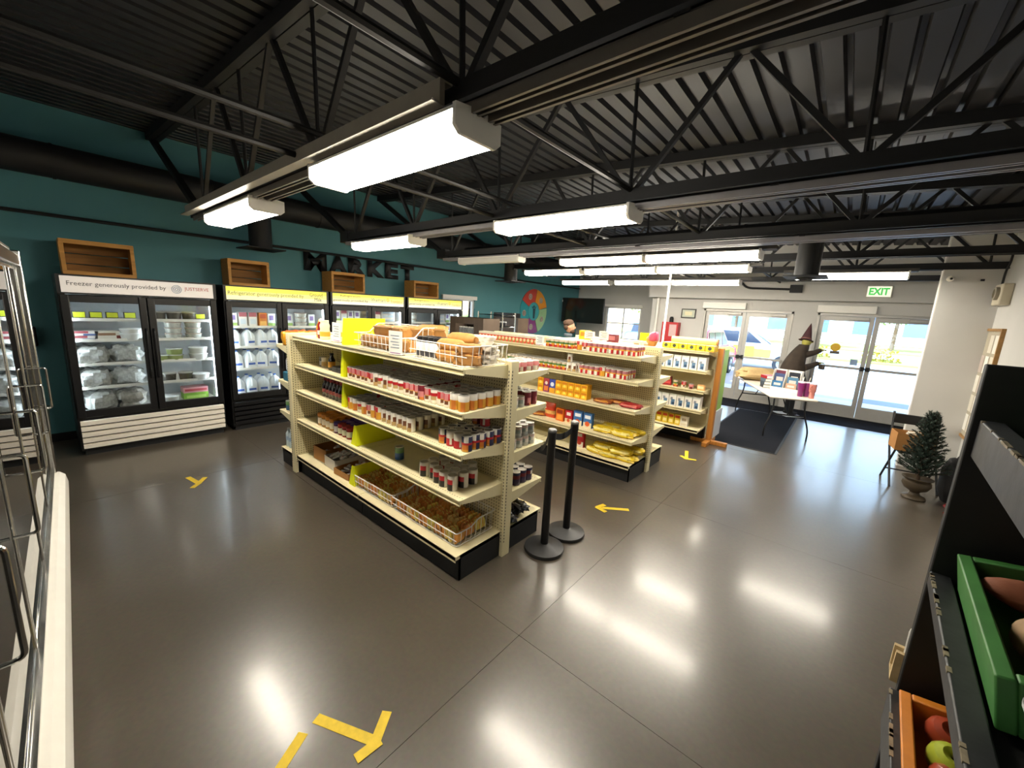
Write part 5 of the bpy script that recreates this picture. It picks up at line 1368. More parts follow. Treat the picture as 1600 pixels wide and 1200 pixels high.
for i in range(4):
    o = thing('book', ['lowest dark book left of the book rack', 'second dark book left of the book rack', 'third book, slate, left of the book rack', 'red book on top left of the book rack'][i], 'book', tl(-.15, -.28, .742+i*.055), .4+.1*i, 'books stacked on the table')
    MB().box(-.11, .11, -.08, .08, .004, .048, m_paper).build('pages', o); cc = C(['#26303c', '#3d4a55', '#5a6a78', '#a8262c'][i])
    MB().box(-.115, .115, -.085, .085, 0, .004, cc).box(-.115, .115, -.085, .085, .048, .052, cc).box(-.115, -.11, -.085, .085, .004, .048, cc).build('cover', o)
def tumbler(u, v, col, lab, r=.048, h=.22):
    o = thing('tumbler', lab, 'tumbler', tl(u, v), random.uniform(0, 6), 'tumblers on the table'); m = C(col, .3)
    MB().lathe([(r*.72, 0), (r*.75, .005), (r*.78, h*.4), (r*1.0, h*.5), (r*1.05, h)], m, 18).build('cup', o)
    MB().lathe([(r*1.08, h), (r*1.08, h+.012), (.0005, h+.016)], M('clear_lid', '#d7c6d2', .2), 18).build('lid', o)
    MB().tube([(.01, 0, h+.01), (.02, .01, h+.09)], .004, m_white, 6).build('straw', o)
    MB().tube(fillet([(r*1.0, 0, h*.9), (r*1.9, 0, h*.9), (r*1.8, 0, h*.5), (r*.95, 0, h*.5)], .02), .008, m, 8).build('handle', o)
tumbler(.12, -.90, '#8a2a74', 'left purple tumbler on the folding table'); tumbler(.19, -.94, '#9c3f86', 'right purple tumbler on the folding table'); tumbler(.09, -.99, '#7d2468', 'front purple tumbler on the folding table'); tumbler(.22, -1.07, '#d98a80', 'salmon pink tumbler at the near corner of the folding table')

# ================================================================== WITCH FIGURE BEHIND THE TABLE
w = thing('witch_figure', 'standing witch decoration in a pointed hat and brown cape behind the table', 'decoration', (-.72, 9.95, 0), 2.26)
m_cape = M('brown_cape', '#3d332b', .9, var=.3, scale=10, bump=.4); m_hat = M('maroon_hat', '#4a2b30', .85, var=.25)
MB().box(-.22, .22, -.18, .18, .008, .02, C('#cfd6dd')).build('base_plate', w)
for s_ in (-.07, .07):
    MB().tube([(s_, 0, .06), (s_, 0, .4), (s_*.9, 0, .75)], [.04, .045, .05], m_blackm, 10).build('leg', w)
    MB().blob(.045, .10, .035, m_blackm, c=(s_, -.04, .02), seed=3, amp=.03, e=.8).build('shoe', w)
rings = []
for j in range(14):
    q = j/13; z = .62+q*.86
    hx = .17*(1-q)**.8+.085; hy = .19*(1-q)**.7+.085
    rings.append([(hx*math.cos(a)*(1+.05*math.sin(7*a)*(1-q)), -.10*q+.10*math.sin(q*3.1)+hy*math.sin(a)*(1+.05*math.cos(6*a)*(1-q))+.02, z) for a in [2*math.pi*k/28 for k in range(28)]])
MB().loft(rings, m_cape).build('cape', w)
MB().blob(.075, .085, .105, M('green_face', '#a8a14a', .6), c=(0, -.11, 1.43), seed=2, amp=.04, e=.95, flat0=False).build('face', w)
MB().lathe([(.012, 0), (.018, .02), (.003, .075)], MATS['green_face'], 8, mx=Matrix.Translation((0, -.18, 1.53)) @ Matrix.Rotation(math.pi/2, 4, 'X')).build('nose', w)
MB().lathe([(.125, 0), (.13, .006), (.10, .02), (.088, .05), (.062, .16), (.032, .27), (.004, .36)], m_hat, 24, mx=Matrix.Translation((0, -.09, 1.56)) @ Matrix.Rotation(.22, 4, 'X') @ Matrix.Rotation(.12, 4, 'Y')).build('hat', w)
MB().lathe([(.094, .025), (.094, .05)], C('#7a4a3a'), 24, mx=Matrix.Translation((0, -.09, 1.56)) @ Matrix.Rotation(.22, 4, 'X') @ Matrix.Rotation(.12, 4, 'Y')).build('hat_band', w)
for s_, ez in ((.0, 1.38), (.05, 1.12)):
    MB().tube([(-.08-s_, -.06, ez-.10), (-.09, -.24, ez-.05), (-.07, -.36, ez)], [.07, .052, .045], m_cape, 10).build('sleeve', w)
    b = MB().blob(.035, .04, .02, MATS['green_face'], c=(-.07, -.39, ez-.01), seed=4, amp=.05, e=.8, flat0=False)
    for k in range(4): b.tube([(-.091+.014*k, -.41, ez+.01), (-.096+.018*k, -.45, ez+.02), (-.098+.02*k, -.48, ez)], .007, MATS['green_face'], 6)
    b.tube([(-.10, -.39, ez+.01), (-.12, -.42, ez+.02)], .008, MATS['green_face'], 6)
    b.build('hand', w)
MB().box(-.14, -.01, -.47, -.43, 1.0, 1.10, C('#4c4036')).build('lantern', w, bevel=.008)

# ================================================================== TREE IN URN, CHAIR WITH BOX
t = thing('potted_tree', 'small dark green artificial fir tree in a bronze urn', 'plant', (.85, 6.24, 0))
m_urn = M('bronze_urn', '#463b2b', .55, .2, var=.3, scale=12)
MB().lathe([(.10, 0), (.105, .012), (.095, .03), (.05, .05), (.04, .075), (.05, .09), (.10, .12), (.125, .17), (.12, .205), (.10, .22), (.13, .24), (.135, .25), (.12, .25), (.09, .23)], m_urn, 28).build('urn', t)
MB().tube([(0, 0, .20), (0, 0, .98)], [.018, .006], C('#3d2c1e'), 8).build('trunk', t)
m_fir = M('fir_needles', '#22342a', .75, var=.45, scale=20)
b = MB(); rnd = random.Random(11); brs = MB()
for i in range(170):
    q = (i+.5)/170; z = .26+q*.70; rr = .19*(1-q)**.85+.035
    a = i*2.399; tip = Vector((math.cos(a)*rr*rnd.uniform(.8, 1.15), math.sin(a)*rr*rnd.uniform(.8, 1.15), z+.05+rr*.25))
    base = Vector((0, 0, z)); brs.tube([base, tip], .003, C('#3d2c1e'), 4)
    d = (tip-base); L = d.length; d.normalize()
    n = int(16+L*220)
    for k in range(n):
        p = base+d*L*(.15+.85*k/n)
        v = Vector((rnd.uniform(-1, 1), rnd.uniform(-1, 1), rnd.uniform(-.6, 1))); v = (v-d*v.dot(d)).normalized()
        e = p+(v*.8+d*.8).normalized()*rnd.uniform(.022, .036); s_ = d.cross(v)*.0042
        b.add([p-s_, p+s_, e+s_*.3, e-s_*.3], [(0, 1, 2, 3)], m_fir)
b.build('needles', t); brs.build('branches', t)
ch = thing('folding_chair', 'dark folding chair behind the small fir tree, holding a cardboard box', 'chair', (.84, 6.72, 0), .15)
m_chm = M('dark_chair_metal', '#2a2b2d', .4, .5)
MB().box(-.20, .20, -.20, .20, .43, .455, m_chm).build('seat', ch, bevel=.012)
for s_ in (-.21, .21):
    MB().tube([(s_, -.20, 0), (s_, .16, .46), (s_, .24, .86)], .012, m_chm, 8).build('front_leg', ch)
    MB().tube([(s_, .22, 0), (s_, -.12, .45)], .012, m_chm, 8).build('rear_leg', ch)
MB().box(-.21, .21, .20, .225, .72, .84, m_chm).build('backrest', ch, bevel=.01)
MB().tube([(-.21, .12, .14), (.21, .12, .14)], .009, m_chm, 8).build('stretcher', ch)
bxx = openbox((.80, 6.54, .457), .15, .34, .26, .21, 'open brown cardboard box on the folding chair by the stub wall', group=None)
bag([MB().blob(.07, .06, .05, m_loafw, seed=83, amp=.3, fq=6., nu=18, nv=10).mesh('paper_wad')], (.78, 6.66, .60), (0, 0, .3), 'paper_wad', 'crumpled white paper in the box on the chair', 'paper', None, .8)
# black bag and lamp-like hose on floor by the right wall
t = thing('black_backpack', 'black rounded bag leaning between the fir tree and the right wall', 'bag', (1.17, 6.42, 0), .2)
MB().blob(.13, .11, .25, M('black_bag', '#18181b', .6, var=.2), seed=8, amp=.08, e=.7, nu=20, nv=12).build('body', t)
MB().tube(fillet([(-.06, -.06, .42), (-.05, -.05, .56), (.05, -.05, .56), (.06, -.06, .42)], .05), .014, M('black_bag', ), 8).build('handle', t)
t = thing('red_strap', 'red strap lying on the floor beside the black bag', 'strap', (1.06, 5.95, 0))
MB().tube([(0, 0, .01), (.05, .12, .012), (.03, .25, .012), (.10, .34, .05)], .011, C('#8f2a26'), 8).build('strap', t)
# ================================================================== PRODUCE RACK AT THE RIGHT EDGE
RA = -math.radians(3.0)
rk = thing('produce_rack', 'tall black painted wooden produce rack at the right edge', 'rack', (.236, 1.31, 0), RA)
RM = Matrix.Translation((.236, 1.31, 0)) @ Matrix.Rotation(RA, 4, 'Z')
m_rk = M('worn_black_paint', '#0e0e10', .6, var=.5, scale=30, bump=.1)
m_rkg = M('worn_charcoal_board', '#34373b', .5, var=.35, scale=24, bump=.1)
m_rkd = M('worn_black_board', '#212326', .5, var=.4, scale=24, bump=.1)
m_chipw = M('bare_chipped_wood', '#8a7f68', .7, var=.4, scale=40)
RL = 1.15; RD = .98
MB().box(0, RD, 0, .03, 0, 1.82, m_rk).build('end_panel', rk, bevel=.003)
MB().box(0, RD, -RL-.03, -RL, 0, .86, m_rk).build('end_panel', rk, bevel=.003)
MB().box(RD-.02, RD, -RL, 0, 0, 1.80, m_rk).build('back_panel', rk)
TR = [(.985, .87), (1.325, 1.30), (1.70, 1.60)]     # top of front board, shelf height at front
for i, (zt, zs) in enumerate(TR):
    xo = (-.014, .0, .012)[i]
    MB().prism([(xo+.03, zs-.02), (RD-.02, zs+.16), (RD-.02, zs+.18), (xo+.03, zs)], -RL, 0, m_rk, lambda u, v, q: (u, q, v)).build('sloped_shelf', rk)
    fb = MB().box(xo, xo+.036, -RL, -.001, zt-(.10, .034, .085)[i], zt, m_rkg if i == 2 else m_rkd).build('front_board', rk, bevel=.003)
    b = MB(); rr = random.Random(i)
    for k in range(26):
        y = -rr.random()**1.5*RL*.9-.01; L = rr.uniform(.004, .03)
        b.box(xo-.0006, xo+.006, y-L, y, zt-.004, zt+.0006, m_chipw)
    b.build('chipped_edge', fb)['kind'] = 'stuff'
MB().box(.01, .03, -RL, 0, .02, .80, m_rk).build('lower_panel', rk)
def rkp(x, y, z): p = RM @ Vector((x, y, z)); return (p.x, p.y, p.z)
def open_crate(x, y, z, W_, D_, H_, mat, lab, tilt=.0, bz=0.):
    t = thing('produce_crate', lab, 'crate', rkp(x, y, z), RA, 'painted produce crates')
    t.rotation_euler = (0, -tilt, RA)
    s_ = .022
    MB().box(0, s_, -W_, 0, 0, H_, mat).build('front_board', t, bevel=.003); MB().box(D_-s_, D_, -W_, 0, 0, H_, mat).build('rear_board', t, bevel=.003)
    MB().box(s_, D_-s_, -s_, 0, 0, H_, mat).build('end_board', t, bevel=.003); MB().box(s_, D_-s_, -W_, -W_+s_, 0, H_, mat).build('end_board', t, bevel=.003)
    MB().box(s_, D_-s_, -W_+s_, -s_, bz, bz+.01, mat).build('bottom_board', t)
    return t
m_cgr = M('green_crate_paint', '#3f7a3a', .5, var=.2, scale=18); m_cor = M('orange_crate_paint', '#c9791f', .5, var=.2, scale=18)
open_crate(.042, -.04, 1.318, .43, .46, .085, m_cgr, 'green painted crate of sweet potatoes on the middle tier', .18)
open_crate(.022, -.04, .885, .70, .45, .135, m_cor, 'orange painted crate of apples on the lower tier', .18, .05)
open_crate(.16, -.04, 1.64, .5, .46, .17, m_cgr, 'green painted crate on the top tier of the produce rack', .18)
# apples
m_apg = M('green_apple', '#a9b53a', .3, var=.25, scale=30, coat=.3); m_apr = M('red_green_apple', '#a3442c', .3, var=.55, scale=14, coat=.3)
def mk_apple(m, nm='apple'):
    def f():
        r = .04
        prof = [(.004, .006), (.016, .001), (.026, .004), (.036, .018), (.041, .036), (.040, .052), (.033, .066), (.020, .073), (.009, .069), (.002, .060)]
        o = MB().lathe(prof, m, 20).build(nm)
        MB().tube([(0, 0, .058), (.004, 0, .08)], .0018, C('#4c3a22'), 6).build('stem', o)
        return o
    return f
KIND['apple'] = mk_apple(m_apg); KIND['appler'] = mk_apple(m_apr); CATS['apple'] = CATS['appler'] = 'apple'
rnd = random.Random(5)
for i in range(7):
    for k in range(3):
        kd = 'appler' if (i+k) % 3 == 0 or (i % 2 == 0 and k == 0) else 'apple'
        ap = stamp(kd, rkp(.075+k*.083, -.085-i*.083, .962+k*.018+rnd.uniform(0, .006)), (rnd.uniform(-.5, .5), rnd.uniform(-.5, .5), rnd.uniform(0, 6)), ('red and green' if kd == 'appler' else 'green')+' apple in the orange crate of the produce rack', ('red' if kd == 'appler' else 'green')+' apples in the orange crate'); ap.scale = (.9, .9, .9)
m_sp = M('sweet_potato_skin', '#8a5238', .75, var=.3, scale=22, bump=.4); m_po = M('potato_skin', '#a98a66', .8, var=.25, scale=26, bump=.3)
SP = [MB().blob(.10, .042, .036, m_sp, seed=150+i, amp=.14, e=1., nu=20, nv=12, flat0=False, fq=2.).mesh('sweet_potato') for i in range(3)]
PO = [MB().blob(.058, .045, .038, m_po, seed=160+i, amp=.12, e=1., nu=20, nv=12, flat0=False, fq=2.).mesh('potato') for i in range(3)]
for i, (x, y, z, r_) in enumerate([(.17, -.115, 1.352, .1), (.36, -.12, 1.39, .3), (.27, -.16, 1.41, .2)]):
    bag(SP, rkp(x, y, z), (0, 0, r_), 'sweet_potato', 'reddish brown sweet potato at the far end of the green crate', 'sweet potato', 'sweet potatoes')
for i, (x, y, z) in enumerate([(.18, -.21, 1.355), (.13, -.28, 1.345), (.25, -.28, 1.368), (.15, -.37, 1.348), (.27, -.38, 1.372), (.36, -.22, 1.39), (.38, -.32, 1.392), (.39, -.41, 1.394), (.30, -.31, 1.425)]):
    bag(PO, rkp(x, y, z), (0, rnd.uniform(-.4, .4), rnd.uniform(0, 3)), 'potato', 'tan potato in the green crate of the produce rack', 'potato', 'tan potatoes')
# clear tub with tomatoes
t = thing('plastic_tub', 'translucent plastic tub of tomatoes at the bottom right corner', 'tub', rkp(.02, -.50, 1.315), RA)
m_pl = M('frosted_plastic', '#d3d9da', .3, var=.05, trans=.15)
def rrect(w, d, z, r=.03, n=5):
    out = []
    for cx, cy, a0 in ((w-r, d-r, 0), (r-w+0, d-r, 1), (r-w, r-d, 2), (w-r, r-d, 3)):
        for k in range(n+1):
            a = a0*math.pi/2+k/n*math.pi/2; out.append((cx+r*math.cos(a), cy+r*math.sin(a), z))
    return out
ox = .13
b = MB(); sh = lambda g, dx: [(p[0]+ox+dx, p[1]-.16, p[2]) for p in g]
b.loft([sh(rrect(.085, .12, 0), 0), sh(rrect(.10, .135, .10), 0), sh(rrect(.112, .147, .102), 0), sh(rrect(.112, .147, .108), 0), sh(rrect(.097, .132, .106), 0), sh(rrect(.082, .117, .006), 0)], m_pl, cap=False)
b.face(sh(rrect(.083, .118, .004), 0), m_pl)
b.build('tub', t)
m_tom = M('tomato_skin', '#b5431c', .25, var=.25, scale=10, coat=.3)
KIND['tomato'] = mk_apple(m_tom, 'tomato'); CATS['tomato'] = 'tomato'
for i, (x, y) in enumerate([(.14, -.03), (.23, -.02), (.13, -.12), (.22, -.12), (.18, .04)]):
    p = rkp(.02+x-.05, -.66+y+.02, 1.325)
    stamp('tomato', p, (.2*i, .1, i), 'orange-red tomato in the translucent tub', 'tomatoes in the tub')
# small holder hung on the outside of the rack's far end
t = thing('bag_holder', 'pale wooden bag holder with wire hoop on the produce rack end', 'holder', rkp(-.014, .032, .98), RA)
mp = wood('pale_pine', '#c9b184', .6, (10, 1, 10))
MB().box(0, .09, .0, .012, 0, .085, mp).build('back_board', t); MB().box(0, .09, .012, .06, 0, .012, mp).build('tray', t); MB().box(0, .09, .055, .067, 0, .07, mp).build('front_board', t)
MB().tube(fillet([(.02, .03, .012), (.02, .04, .15), (.09, .04, .15), (.09, .03, .012)], .02), .004, m_white, 6).build('wire_hoop', t)

# ================================================================== THINGS ON THE WALLS
t = thing('exit_sign', 'white exit sign with green letters above the right entrance door', 'sign', (.12, 10.5, 2.46))
MB().box(0, .37, -.05, 0, 0, .22, M('exit_case', '#d9d6c4', .5, var=.03)).build('case', t, bevel=.006)
MB().box(.015, .355, -.054, -.05, .015, .205, M('exit_face', '#e3e4cf', .5, var=.03, emit=.25)).build('face', t)
text('exit_lettering', 'EXIT', M('exit_green', '#3fae4c', .5, var=.02, emit=.3), t, (.04, -.0545, .045), (1, 0, 0), (0, 0, 1), .29, .135, bold=.035)
t = thing('emergency_light', 'beige emergency light box on the right wall near the stub wall', 'light', (XR, 7.12, 2.22))
MB().box(-.09, 0, 0, .32, 0, .24, M('beige_case', '#c2b9a4', .5, var=.04)).build('case', t, bevel=.012)
MB().lathe([(.075, 0), (.075, .03), (.055, .035), (.05, .015), (.0005, .012)], M('lamp_ring', '#8f8878', .4), 22, mx=Matrix.Translation((-.09, .12, .13)) @ Matrix.Rotation(-math.pi/2, 4, 'Y')).build('round_lamp', t)
MB().lathe([(.008, 0), (.008, .004)], M('red_indicator', '#ff4040', .4, emit=3.), 8, mx=Matrix.Translation((-.091, .27, .2)) @ Matrix.Rotation(-math.pi/2, 4, 'Y')).build('indicator', t)
t = thing('junction_box', 'grey junction box and conduit beside the emergency light', 'box', (XR, 7.52, 2.22))
MB().box(-.06, 0, -.05, .05, 0, .12, M('grey_box', '#8f8d88', .5, .3)).build('box', t, bevel=.004)
MB().tube(fillet([(-.03, 0, .12), (-.03, 0, .40), (-.03, -.12, .50), (-.03, -.12, .62)], .06), .011, m_steelblk, 8).build('conduit', t)
t = thing('security_camera', 'small round security camera at the top edge of the stub wall', 'camera', (.87, 7.6, 2.55))
MB().lathe([(.035, 0), (.035, .03), (.02, .045)], m_white, 16, mx=Matrix.Rotation(math.pi/2, 4, 'X')).build('base', t)
MB().blob(.028, .028, .028, m_white, c=(0, -.06, -.03), seed=1, amp=0, e=1, flat0=False).build('ball', t); MB().lathe([(.014, 0), (.012, .008)], m_black, 12, mx=Matrix.Translation((0, -.085, -.005)) @ Matrix.Rotation(math.pi/2, 4, 'X')).build('lens', t)
tag(MB().box(1.13, 1.165, 7.585, 7.6, 2.52, 2.545, m_black).build('wall_switch', bevel=.003), 'small black fitting on the stub wall', 'fitting')
bd = thing('notice_board', 'tall wooden-framed notice board with posted papers on the right wall', 'board', (XR, 7.0, .60))
MB().box(-.02, 0, 0, .66, 0, 1.32, M('board_cork', '#a9a18f', .8, var=.15, scale=60)).build('board', bd)
mf = wood('frame_wood', '#9a7340', .5, (10, 1, 10))
MB().box(-.035, 0, -.03, 0, -.03, 1.35, mf).box(-.035, 0, .66, .69, -.03, 1.35, mf).box(-.035, 0, 0, .66, 1.32, 1.35, mf).box(-.035, 0, 0, .66, -.03, 0, mf).build('frame', bd)
rr = random.Random(3)
for i in range(14):
    y = .03+(i % 3)*.21; z = .06+(i//3)*.25
    MB().box(-.0225, -.0215, y+rr.uniform(0, .02), y+.17, z, z+.21, C(['#dedad0', '#cfc9ba', '#e4e1da', '#b8a8a0'][i % 4])).build('posted_sheet', bd)
t = thing('certificate', 'small black framed certificate left of the left entrance door', 'picture', (-3.40, YD, 1.88))
MB().box(0, .36, -.02, 0, 0, .24, m_black).build('frame', t, bevel=.004); MB().box(.03, .33, -.022, -.02, .03, .21, C('#b9bfae')).build('mat_board', t); MB().box(.09, .27, -.0225, -.022, .07, .17, C('#d9d3b0')).build('paper', t)
t = thing('fire_cabinet', 'red fire extinguisher cabinet on the wall left of the certificate', 'cabinet', (-3.80, YD, 1.2))
MB().box(0, .42, -.2, 0, 0, .56, C('#b3262b')).build('case', t, bevel=.008); MB().box(.20, .38, -.204, -.2, .2, .5, C('#c9a8a8')).build('notice', t); MB().lathe([(.05, .56), (.05, .66), (.03, .70)], m_blackm, 14, (.2, -.1, 0)).build('nozzle_head', t)
tag(MB().tube([(-4.02, YD-.05, 0), (-4.02, YD-.05, 2.38)], .035, m_white, 14).build('drain_pipe'), 'white vertical pipe beside the fire extinguisher cabinet', 'pipe')
t = thing('wall_conduit', 'black conduit bent to a square box on the bulkhead above the doors', 'conduit', (-2.0, 10.5, 2.60))
MB().tube(fillet([(-.45, -.03, .22), (-.1, -.03, .20), (.05, -.03, .02), (.9, -.03, .0)], .12, 5), .022, m_steelblk, 8).build('conduit', t); MB().box(.88, 1.10, -.09, 0, -.07, .09, m_steelblk).build('square_box', t, bevel=.005)
# screen
tv = thing('television', 'large black flat screen hanging in the corner by the gridded window', 'television', (-6.98, 10.65, 1.58))
MB().box(0, 1.43, 0, .05, 0, .73, M('tv_case', '#0c0c0d', .3)).build('case', tv, bevel=.006); MB().box(.015, 1.415, -.002, 0, .02, .715, M('tv_glass', '#15130f', .12, var=.1)).build('screen', tv)
MB().box(.6, .85, .05, .09, .2, .5, m_blackm).bar((.72, .09, .35), (.72, 1.295, .35), .05, .05, m_blackm).build('wall_arm', tv); MB().box(-.005, .02, -.006, 0, .60, .66, C('#c9c9c9')).build('sticker', tv)
# fruit wheel
wh = thing('wheel_sign', 'round multicoloured wheel sign on the teal wall beside the screen', 'sign', (XL, 9.47, 1.84))
WX = Matrix.Rotation(math.pi/2, 4, 'Y')
def arc(a0, a1, r0_, r1_, x0, x1, m, n=10):
    pts = [(r1_*math.sin(a0+(a1-a0)*k/n), r1_*math.cos(a0+(a1-a0)*k/n)) for k in range(n+1)]+[(r0_*math.sin(a1+(a0-a1)*k/n), r0_*math.cos(a1+(a0-a1)*k/n)) for k in range(n+1)]
    return MB().prism(pts, x0, x1, m, lambda u, v, q: (q, u, v))
segs = [('#b8453a', -1.05, .15), ('#d28a2e', .2, 1.35), ('#8fb58a', 1.4, 2.75), ('#7d3a78', 2.8, 3.95), ('#2a8d97', 4.0, 5.18)]
for i, (cc, a0, a1) in enumerate(segs):
    s_ = arc(a0, a1, .27, .64, .004, .02, C(cc)).build('segment', wh)
    am = (a0+a1)/2; MB().lathe([(.085, 0), (.085, .003), (.07, .003), (.07, 0)], C('#dfd8cc'), 20, mx=Matrix.Translation((.02, .46*math.sin(am), .46*math.cos(am))) @ WX).build('icon_ring', s_)
    MB().box(.02, .023, .46*math.sin(am)-.02, .46*math.sin(am)+.02, .46*math.cos(am)-.035, .46*math.cos(am)+.035, C('#dfd8cc')).build('icon', s_)
MB().lathe([(.255, .004), (.255, .016)], C('#3f9aa4'), 28, mx=WX).build('hub', wh)
MB().tube([(.02, 0, -.2), (.02, 0, .08)], [.03, .05], C('#1f3a44'), 8).blob(.012, .035, .04, C('#1f3a44'), c=(.02, 0, .10), seed=1, amp=0, e=1, flat0=False).bar((.02, -.09, .14), (.02, 0, .03), .012, .025, C('#1f3a44')).bar((.02, .09, .14), (.02, 0, .03), .012, .025, C('#1f3a44')).build('figure_symbol', wh)

# ================================================================== BACK OF THE ROOM: KIOSK, RACK, MAN
m_brn = wood('brown_laminate', '#5a4a3c', .55, (8, 1, 1))
k = thing('display_kiosk', 'brown panel kiosk with a square opening beside the last refrigerator', 'kiosk', (-5.575, 5.25, 0))
MB().box(-.455, -.29, 0, .03, 0, 1.68, m_brn).box(.21, .455, 0, .03, 0, 1.68, m_brn).box(-.29, .21, 0, .03, 0, 1.26, m_brn).box(-.29, .21, 0, .03, 1.56, 1.68, m_brn).build('front_panel', k, bevel=.003)
MB().box(-.455, -.425, .03, .45, 0, 1.68, m_brn).box(.425, .455, .03, .45, 0, 1.68, m_brn).build('side_panels', k); MB().box(-.425, .425, .03, .45, 1.235, 1.26, m_brn).build('shelf', k); MB().box(-.425, .425, .43, .45, 0, 1.68, M('kiosk_back', '#2f2a26', .7)).build('back_panel', k)
KIND['glassjar'] = lambda: bottle('glass_jar', [(.03, 0), (.034, .005), (.034, .09), (.026, .1)], M('jar_glass', '#8f9498', .1, var=.4, scale=30), [(.03, .1), (.03, .12), (.0005, .121)], C('#d9d6d0'), None)
KIND['mug'] = lambda: bottle('dark_jar', [(.03, 0), (.034, .005), (.034, .08), (.030, .086)], C('#232226', .3), [(.031, .086), (.031, .105), (.0005, .106)], C('#cfcdc8'), None)
CATS['glassjar'] = CATS['mug'] = 'jar'
for i in range(6):
    for lv in range(2): stamp('glassjar', (-5.575-.24+i*.078, 5.25+.09+.1*lv, 1.262), 0, 'glass jar in the %s row inside the brown kiosk opening' % ('front', 'rear')[lv], 'jars in the kiosk')
for i in range(6): stamp('glassjar', (-5.575-.24+i*.078, 5.25+.09, 1.262+.122), 0, 'glass jar stacked in the upper row of the kiosk opening', 'jars in the kiosk upper')
rk2 = thing('wire_rack', 'chrome wire rack of dark jars beside the brown kiosk', 'rack', (-5.80, 6.35, 0))
for x in (-.35, .35):
    for y in (-.2, .2): MB().tube([(x, y, 0), (x, y, 1.80)], .012, m_chrome, 8).build('post', rk2)
for z in (.3, .75, 1.26, 1.50, 1.74):
    b = MB().tube(fillet([(-.35, -.2, z), (.35, -.2, z), (.35, .2, z), (-.35, .2, z), (-.35, -.199, z)], .02, 2), .008, m_chrome, 6, closed=True)
    for i in range(12): b.tube([(-.35, -.18+i*.033, z), (.35, -.18+i*.033, z)], .003, m_chrome, 4)
    b.build('shelf', rk2)
for z in (1.26, 1.50):
    for i in range(8):
        for kk in range(2): stamp('mug', (-5.80-.29+i*.082, 6.35-.14+.1*kk, z+.008), 0, 'dark jar with pale lid in the %s row, %s shelf of the wire rack' % (('front', 'rear')[kk], 'upper' if z > 1.3 else 'lower'), 'dark jars on the wire rack')
bp_ = thing('brown_cabinet', 'brown cabinet panel behind the wire rack under the black box', 'cabinet', (-6.42, 7.35, 0))
MB().box(-.40, .40, 0, .4, 0, 1.67, m_brn).build('body', bp_, bevel=.004); MB().box(-.40, .40, -.006, 0, .8, .806, m_black).build('seam', bp_)
pr = thing('black_printer', 'black flat box on top of the brown cabinet', 'box', (-6.52, 7.5, 1.672)); MB().box(-.30, .30, -.15, .18, 0, .11, m_black).build('body', pr, bevel=.01); MB().box(-.26, .26, -.155, -.15, .03, .07, C('#2c2c30')).build('slot', pr)

